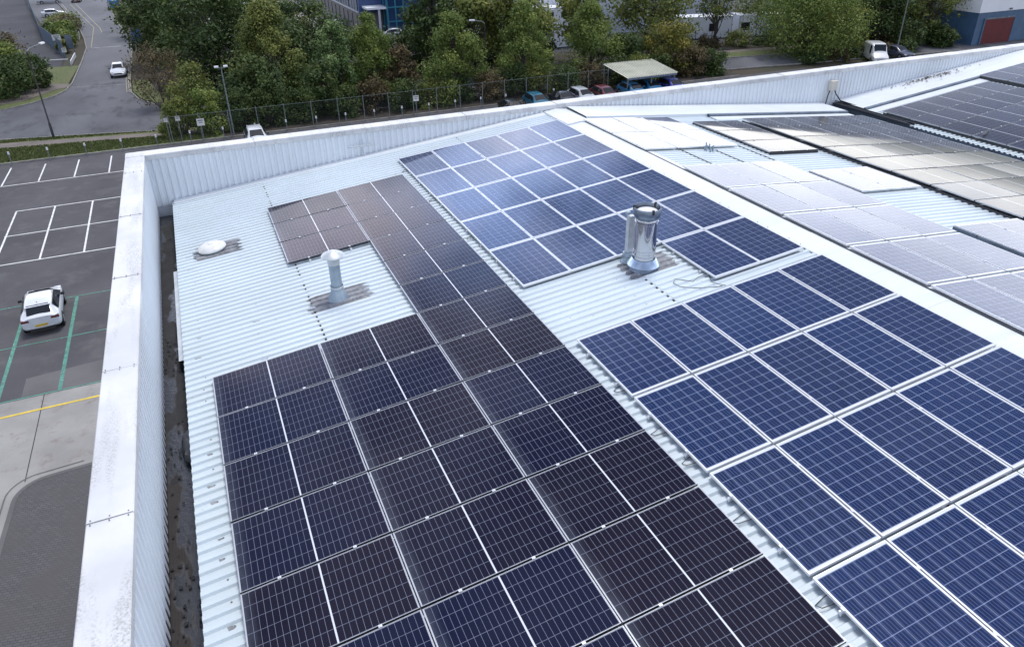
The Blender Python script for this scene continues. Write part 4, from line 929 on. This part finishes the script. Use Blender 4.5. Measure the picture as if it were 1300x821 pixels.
tree('brownish yellow lower tree right of olive conical tree', 20.6, 76, 5.6, 4.8, L_brown, 'cone', 5500, .28, 40, .04)
tree('tall very dark evergreen touching the top edge', 27.4, 86, 11.4, 6.2, L_dark, 'spindle', 11000, .36, 60, .04)
tree('fresh green pyramidal tree right of tall dark evergreen', 25.9, 74.6, 8.4, 8.0, L_mid, 'cone', 17850, 0.22, 60, .03)
tree('dark leafy tree behind two pyramidal trees', 31.8, 84, 8.8, 7.2, L_olive, 'round', 6500, .42, 34, .2)
tree('middle pyramidal green tree with pointed top', 34.1, 74.6, 9.0, 7.4, L_mid, 'cone', 17000, 0.22, 60, .06)
tree('broad dark leafy tree behind the middle pyramidal tree', 36.8, 82, 9.6, 8.0, L_olive, 'round', 6500, .44, 34, .25)
tree('right pyramidal green tree in front of stacked cabins', 43.6, 76.6, 8.2, 8.8, L_mid, 'cone', 17850, 0.22, 60, .03)
tree('dark leafy tree left of the big spreading tree', 47.5, 85, 10.4, 8.2, L_olive, 'round', 6500, .44, 34, .25)
tree('low dark bushy tree between pyramidal tree and canopy', 47.2, 75, 4.6, 5.6, L_dark, 'round', 5000, .28, 36, .02)
tree('big spreading tree above canopy with open crown', 58.6, 86, 9.4, 11.2, L_olive, 'round', 9000, .38, 52, .25)
tree('yellow autumn shrub tree behind the canopy', 53.6, 75.0, 5.4, 6.6, L_yellow, 'round', 7500, .28, 44, .03)
tree('dark brownish bush at the right end of canopy', 54.6, 72.6, 3.1, 4.4, L_brown, 'round', 3800, .24, 30, .02, name='bush', cat='bush', trunk=False)
tree('dark green round bush by the road beside canopy', 57.8, 72.3, 2.5, 4.2, L_dark, 'round', 3800, .24, 30, .02, name='bush', cat='bush', trunk=False)
tree('thin tree with visible trunk before the white cabins', 69.5, 86.8, 8.8, 6.6, L_olive, 'round', 3000, .34, 28, .52)
tree('large bright green rounded tree by the right parapet', 76.0, 76.2, 8.6, 14.0, L_mid, 'round', 30000, .27, 110, .04)
tree('autumn-tinted small crown at right side of large bright tree', 81.6, 75.2, 5.6, 6.4, L_yellow, 'round', 3200, .3, 26, .15)
tree('thin-leaved tree behind large bright tree at top edge', 80.5, 91, 8.6, 8.0, L_olive, 'round', 3000, .36, 28, .3)
for k, (x, y, h, w, mt, lab) in enumerate(((86.5, 82, 9.5, 8, L_dark, 'dark tree immediately right of large bright tree'), (90.3, 77.0, 7.8, 8, L_dark, 'dark dense tree behind the thin bare pole'), (95.5, 83, 9.5, 9, L_dark, 'dark open tree right of the thin bare pole'), (97.6, 75.5, 8.2, 7.6, L_olive, 'dark open-crowned tree left of the depot unit'), (106, 89, 9.5, 10, L_dark, 'dark tree at top edge left of depot unit'), (92, 96, 9, 12, L_dark, 'dark background tree above the bare pole'), (118, 96, 12, 12, L_dark, 'dark background tree behind the depot unit'))):
    tree(lab, x, y, h, w, mt, 'round', 5600 if k != 3 else 3200, .38, 38, .12 if k not in (2, 3) else .3)
# left side shrubs
tree('large rounded dark green shrub at left edge, nearest', -20.5, 98.6, 4.2, 8.5, L_dark, 'round', 8500, .3, 50, .02, name='shrub', cat='shrub', trunk=False)
tree('brown-topped shrub at the left edge beyond the nearest', -22.5, 106, 7.0, 9, L_brown, 'round', 7000, .32, 44, .02, name='shrub', cat='shrub', trunk=False)
tree('dark green shrub at right end of left shrub group', -17.3, 101.5, 3.8, 5.0, L_dark, 'round', 5500, .28, 36, .02, name='shrub', cat='shrub', trunk=False)
tree('leafy shrub between brown and dark left shrubs', -19.8, 103.5, 4.6, 5.6, L_mid, 'round', 5500, .3, 36, .02, name='shrub', cat='shrub', trunk=False)
for k, (x, y, h, w, mt, lab) in enumerate(((-18.6, 157, 2.0, 6.6, L_olive, 'clipped hedge clump nearest the white hatchback'), (-17.4, 150, 2.2, 5.4, L_brown, 'brown-tinged hedge clump in the yard island'), (-17.2, 143, 2.6, 5.0, L_mid, 'green hedge clump beside the notice board'), (-19.4, 150, 1.8, 3.6, L_dark, 'dark hedge clump against the palisade fence'), (-16.2, 134.5, 2.3, 3.4, L_mid, 'green hedge clump at the near tip of island'), (-16.0, 128.5, 1.5, 2.2, L_olive, 'small hedge tuft by the white plate'))):
    tree(lab, x, y, h, w, mt, 'flat', 3600, .3, 30, .1, name='hedge', cat='hedge', trunk=False, sy=1.6)
tree('bare reddish-brown thin shrub at the road corner', -2.7, 84.5, 6.2, 5.6, L_brown, 'round', 4200, .2, 40, .06, name='shrub', cat='shrub', trunk=False)
tree('brownish shrub right of the bare corner shrub', .2, 80.5, 4.6, 4.8, L_olive, 'round', 5200, .24, 36, .04, name='shrub', cat='shrub', trunk=False)
for k, (x, w, h, mt, lab) in enumerate(((-1.6, 3.4, 3.3, L_olive, 'light-tipped hedge bush at the left end of fence'), (1.0, 3.8, 3.7, L_mid, 'pale-tipped hedge bush behind the square notice'), (3.8, 3.6, 3.5, L_dark, 'dark hedge bush behind the twin floodlight mast'), (6.6, 4.0, 3.4, L_dark, 'dark hedge bush behind the white nose-out car'), (9.6, 4.0, 2.9, L_dark, 'dark hedge bush under the olive-topped tree'))):
    tree(lab, x, 72.4, h, w, mt, 'flat', 6500, .22, 44, .02, name='hedge', cat='hedge', group='hedge bushes behind the mesh fence', trunk=False, sy=.8)
for k in range(15):
    x = 13.5 + 3.1 * k
    tree(f'low scrub clump behind the mesh fence, {ORD[k]} from the hedge end', x, 73.0 + .5 * math.sin(k * 2.1), 2.5 + .4 * math.sin(k * 1.3), 4.2, (L_dark, L_brown, L_dark, L_olive)[k % 4], 'flat', 3600, .24, 34, .02, name='scrub', cat='shrub', group='low scrub behind the mesh fence', trunk=False)
for k in range(13):
    x = 56 + 4.2 * k; tree(f'brownish roadside shrub beyond the main road, {ORD[k]} from left', x, 90.5 - .28 * (x - 56), 1.5 + .4 * math.sin(k * 1.9), 4.2, (L_brown, L_olive, L_dark)[k % 3], 'flat', 1500, .28, 20, .02, name='scrub', cat='shrub', group='roadside shrubs beyond the main road', trunk=False)

for k, (x, y) in enumerate(((12, 89), (17.5, 90), (22, 89.5), (27, 90.5), (32, 88.5), (37, 90), (42, 88.6))):
    tree(f'dark understorey tree behind the roadside row, {ORD[k]} from left', x, y, 5.2 + .8 * math.sin(k * 2), 6.2, L_dark, 'round', 3600, .36, 34, .02, group='dark understorey trees behind the road', trunk=True)
for k, (x, y, h, w_) in enumerate(((98.8, 81, 9.5, 8.0), (96, 90, 10, 9), (91.5, 73.6, 3.4, 5.0), (97.0, 72.6, 2.4, 4.2))):
    tree(('dense dark tree against the depot side wall', 'dense dark tree farther along the depot side wall', 'low dark bush right of the bare pole', 'low dark bush at depot wall corner')[k], x, y, h, w_, L_dark, 'round', 6500 if k < 2 else 3000, .36, 44, .02)
for k in range(5):
    x = 73 + 4.0 * k
    tree(f'low dark scrub clump behind the far parapet right part, {ORD[k]} from left', x, 71.4, 1.3, 3.4, (L_dark, L_brown)[k % 2], 'flat', 1500, .26, 20, .02, name='scrub', cat='shrub', group='low scrub at the right behind the parapet', trunk=False)
# grass blades on the near verge so it does not read as paint
g = np.random.default_rng(5); n = 26000; gx = g.uniform(-26, 1.5, n); gy = g.uniform(70.2, 77.8, n)
line = 75.15 - (gx + 16.6) * .165; keep = ((gy < line - .1) | (gy > line + 1.75)) & (gy < 78.2 - (gx + 17) * .245); gx, gy = gx[keep], gy[keep]; n = len(gx)
P = np.stack([gx, gy, np.full(n, .08)], 1); a = g.uniform(0, PI, n); dv = np.stack([np.cos(a), np.sin(a), 0 * a], 1) * .07; up = np.stack([g.normal(0, .03, n), g.normal(0, .03, n), g.uniform(.05, .13, n)], 1)
V = np.stack([P - dv, P + dv, P + dv * .4 + up, P - dv * .4 + up], 1).reshape(-1, 3)
o = link_mesh('grass_tufts', leaf_mesh(V, g.random(n), attr_leaf('grass_blades', (.06, .085, .025), (.10, .13, .04), (.16, .165, .07)))); tag(o, 'short uneven grass growing on the verge', 'grass', kind='stuff')

# ------------------------------------------------------------------ light
w = bpy.data.worlds.new('World'); sc.world = w; w.use_nodes = True; nt = w.node_tree; nt.nodes.clear(); N = NT(nt)
SUN_AZ, SUN_EL = 55., 74.     # azimuth measured from +Y towards +X
sky = N.n('ShaderNodeTexSky', sky_type='NISHITA'); sky.sun_disc = False; sky.sun_elevation = R(SUN_EL); sky.sun_rotation = R(SUN_AZ); sky.air_density = 1.2; sky.dust_density = 1.5
bg1 = N.n('ShaderNodeBackground'); N.link(sky.outputs[0], bg1.inputs[0]); bg1.inputs[1].default_value = .06
tc = N.n('ShaderNodeTexCoord').outputs['Generated']; sx = N.n('ShaderNodeSeparateXYZ'); N.link(tc, sx.inputs[0])
cr = N.n('ShaderNodeValToRGB'); N.link(sx.outputs[2], cr.inputs[0]); el = cr.color_ramp.elements
def stop(p, v): e = el.new(p); e.color = (v, v, v, 1)
el[0].position = 0; el[0].color = (.10, .10, .10, 1); el[1].position = 1; el[1].color = (.10, .10, .10, 1)
for p_, v in ((.10, .11), (.104, .28), (.120, 1.25), (.150, 1.28), (.19, 1.22), (.25, 1.0), (.30, .82), (.38, .66), (.47, .42), (.58, .19), (.78, .14)): stop(p_, v)
dirv = (math.sin(R(50)), math.cos(R(50)), 0)
dt = N.n('ShaderNodeVectorMath', operation='DOT_PRODUCT'); N.link(tc, dt.inputs[0]); dt.inputs[1].default_value = dirv
azf = N.ramp(dt.outputs['Value'], (-.5, .95, .55, 1.0))
cn = N.noise(N.mapping(tc, (1, 1, 2.6)), 3.2, 6, .6)
hi = N.ramp(sx.outputs[2], (.27, .42))
cf0 = N.ramp(cn, (.33, .66, .75, 1.2)); cf1 = N.ramp(N.noise(N.mapping(tc, (1, 1, 1.6)), 2.6, 5, .55), (.42, .60, .20, 2.3))
cfm = N.n('ShaderNodeMix'); N.link(hi, cfm.inputs[0]); N.link(cf0, cfm.inputs[2]); N.link(cf1, cfm.inputs[3]); cf = cfm.outputs[0]
val = N.math('MULTIPLY', N.math('MULTIPLY', cr.outputs[0], azf), cf)
low = N.mix(N.ramp(sx.outputs[2], (.13, .185)), (1.03, 1.0, .96), (.94, .96, 1.06))
tintc = N.mix(hi, low, N.mix(N.ramp(N.noise(tc, 3.2, 3), (.40, .60)), (.62, .82, 1.32), (1.04, .94, 1.04)))
bg2 = N.n('ShaderNodeBackground'); N.link(tintc, bg2.inputs[0]); N.link(N.math('MULTIPLY', val, 1.85), bg2.inputs[1])
ad = N.n('ShaderNodeAddShader'); N.link(bg1.outputs[0], ad.inputs[0]); N.link(bg2.outputs[0], ad.inputs[1])
ow = N.n('ShaderNodeOutputWorld'); N.link(ad.outputs[0], ow.inputs[0])
ld = bpy.data.lights.new('sun', 'SUN'); ld.energy = 2.0; ld.angle = R(18); ld.color = (1, .97, .93); lo = bpy.data.objects.new('sun', ld); COL.objects.link(lo)
sd = Vector((math.sin(R(SUN_AZ)) * math.cos(R(SUN_EL)), math.cos(R(SUN_AZ)) * math.cos(R(SUN_EL)), math.sin(R(SUN_EL)))); lo.rotation_euler = sd.to_track_quat('Z', 'Y').to_euler(); lo.location = (30, 10, 40)
vs = sc.view_settings; vs.view_transform = 'Standard'; vs.look = 'None'; vs.gamma = 1; vs.use_curve_mapping = False; vs.exposure = .35
sc.render.engine = 'CYCLES'; sc.cycles.max_bounces = 6
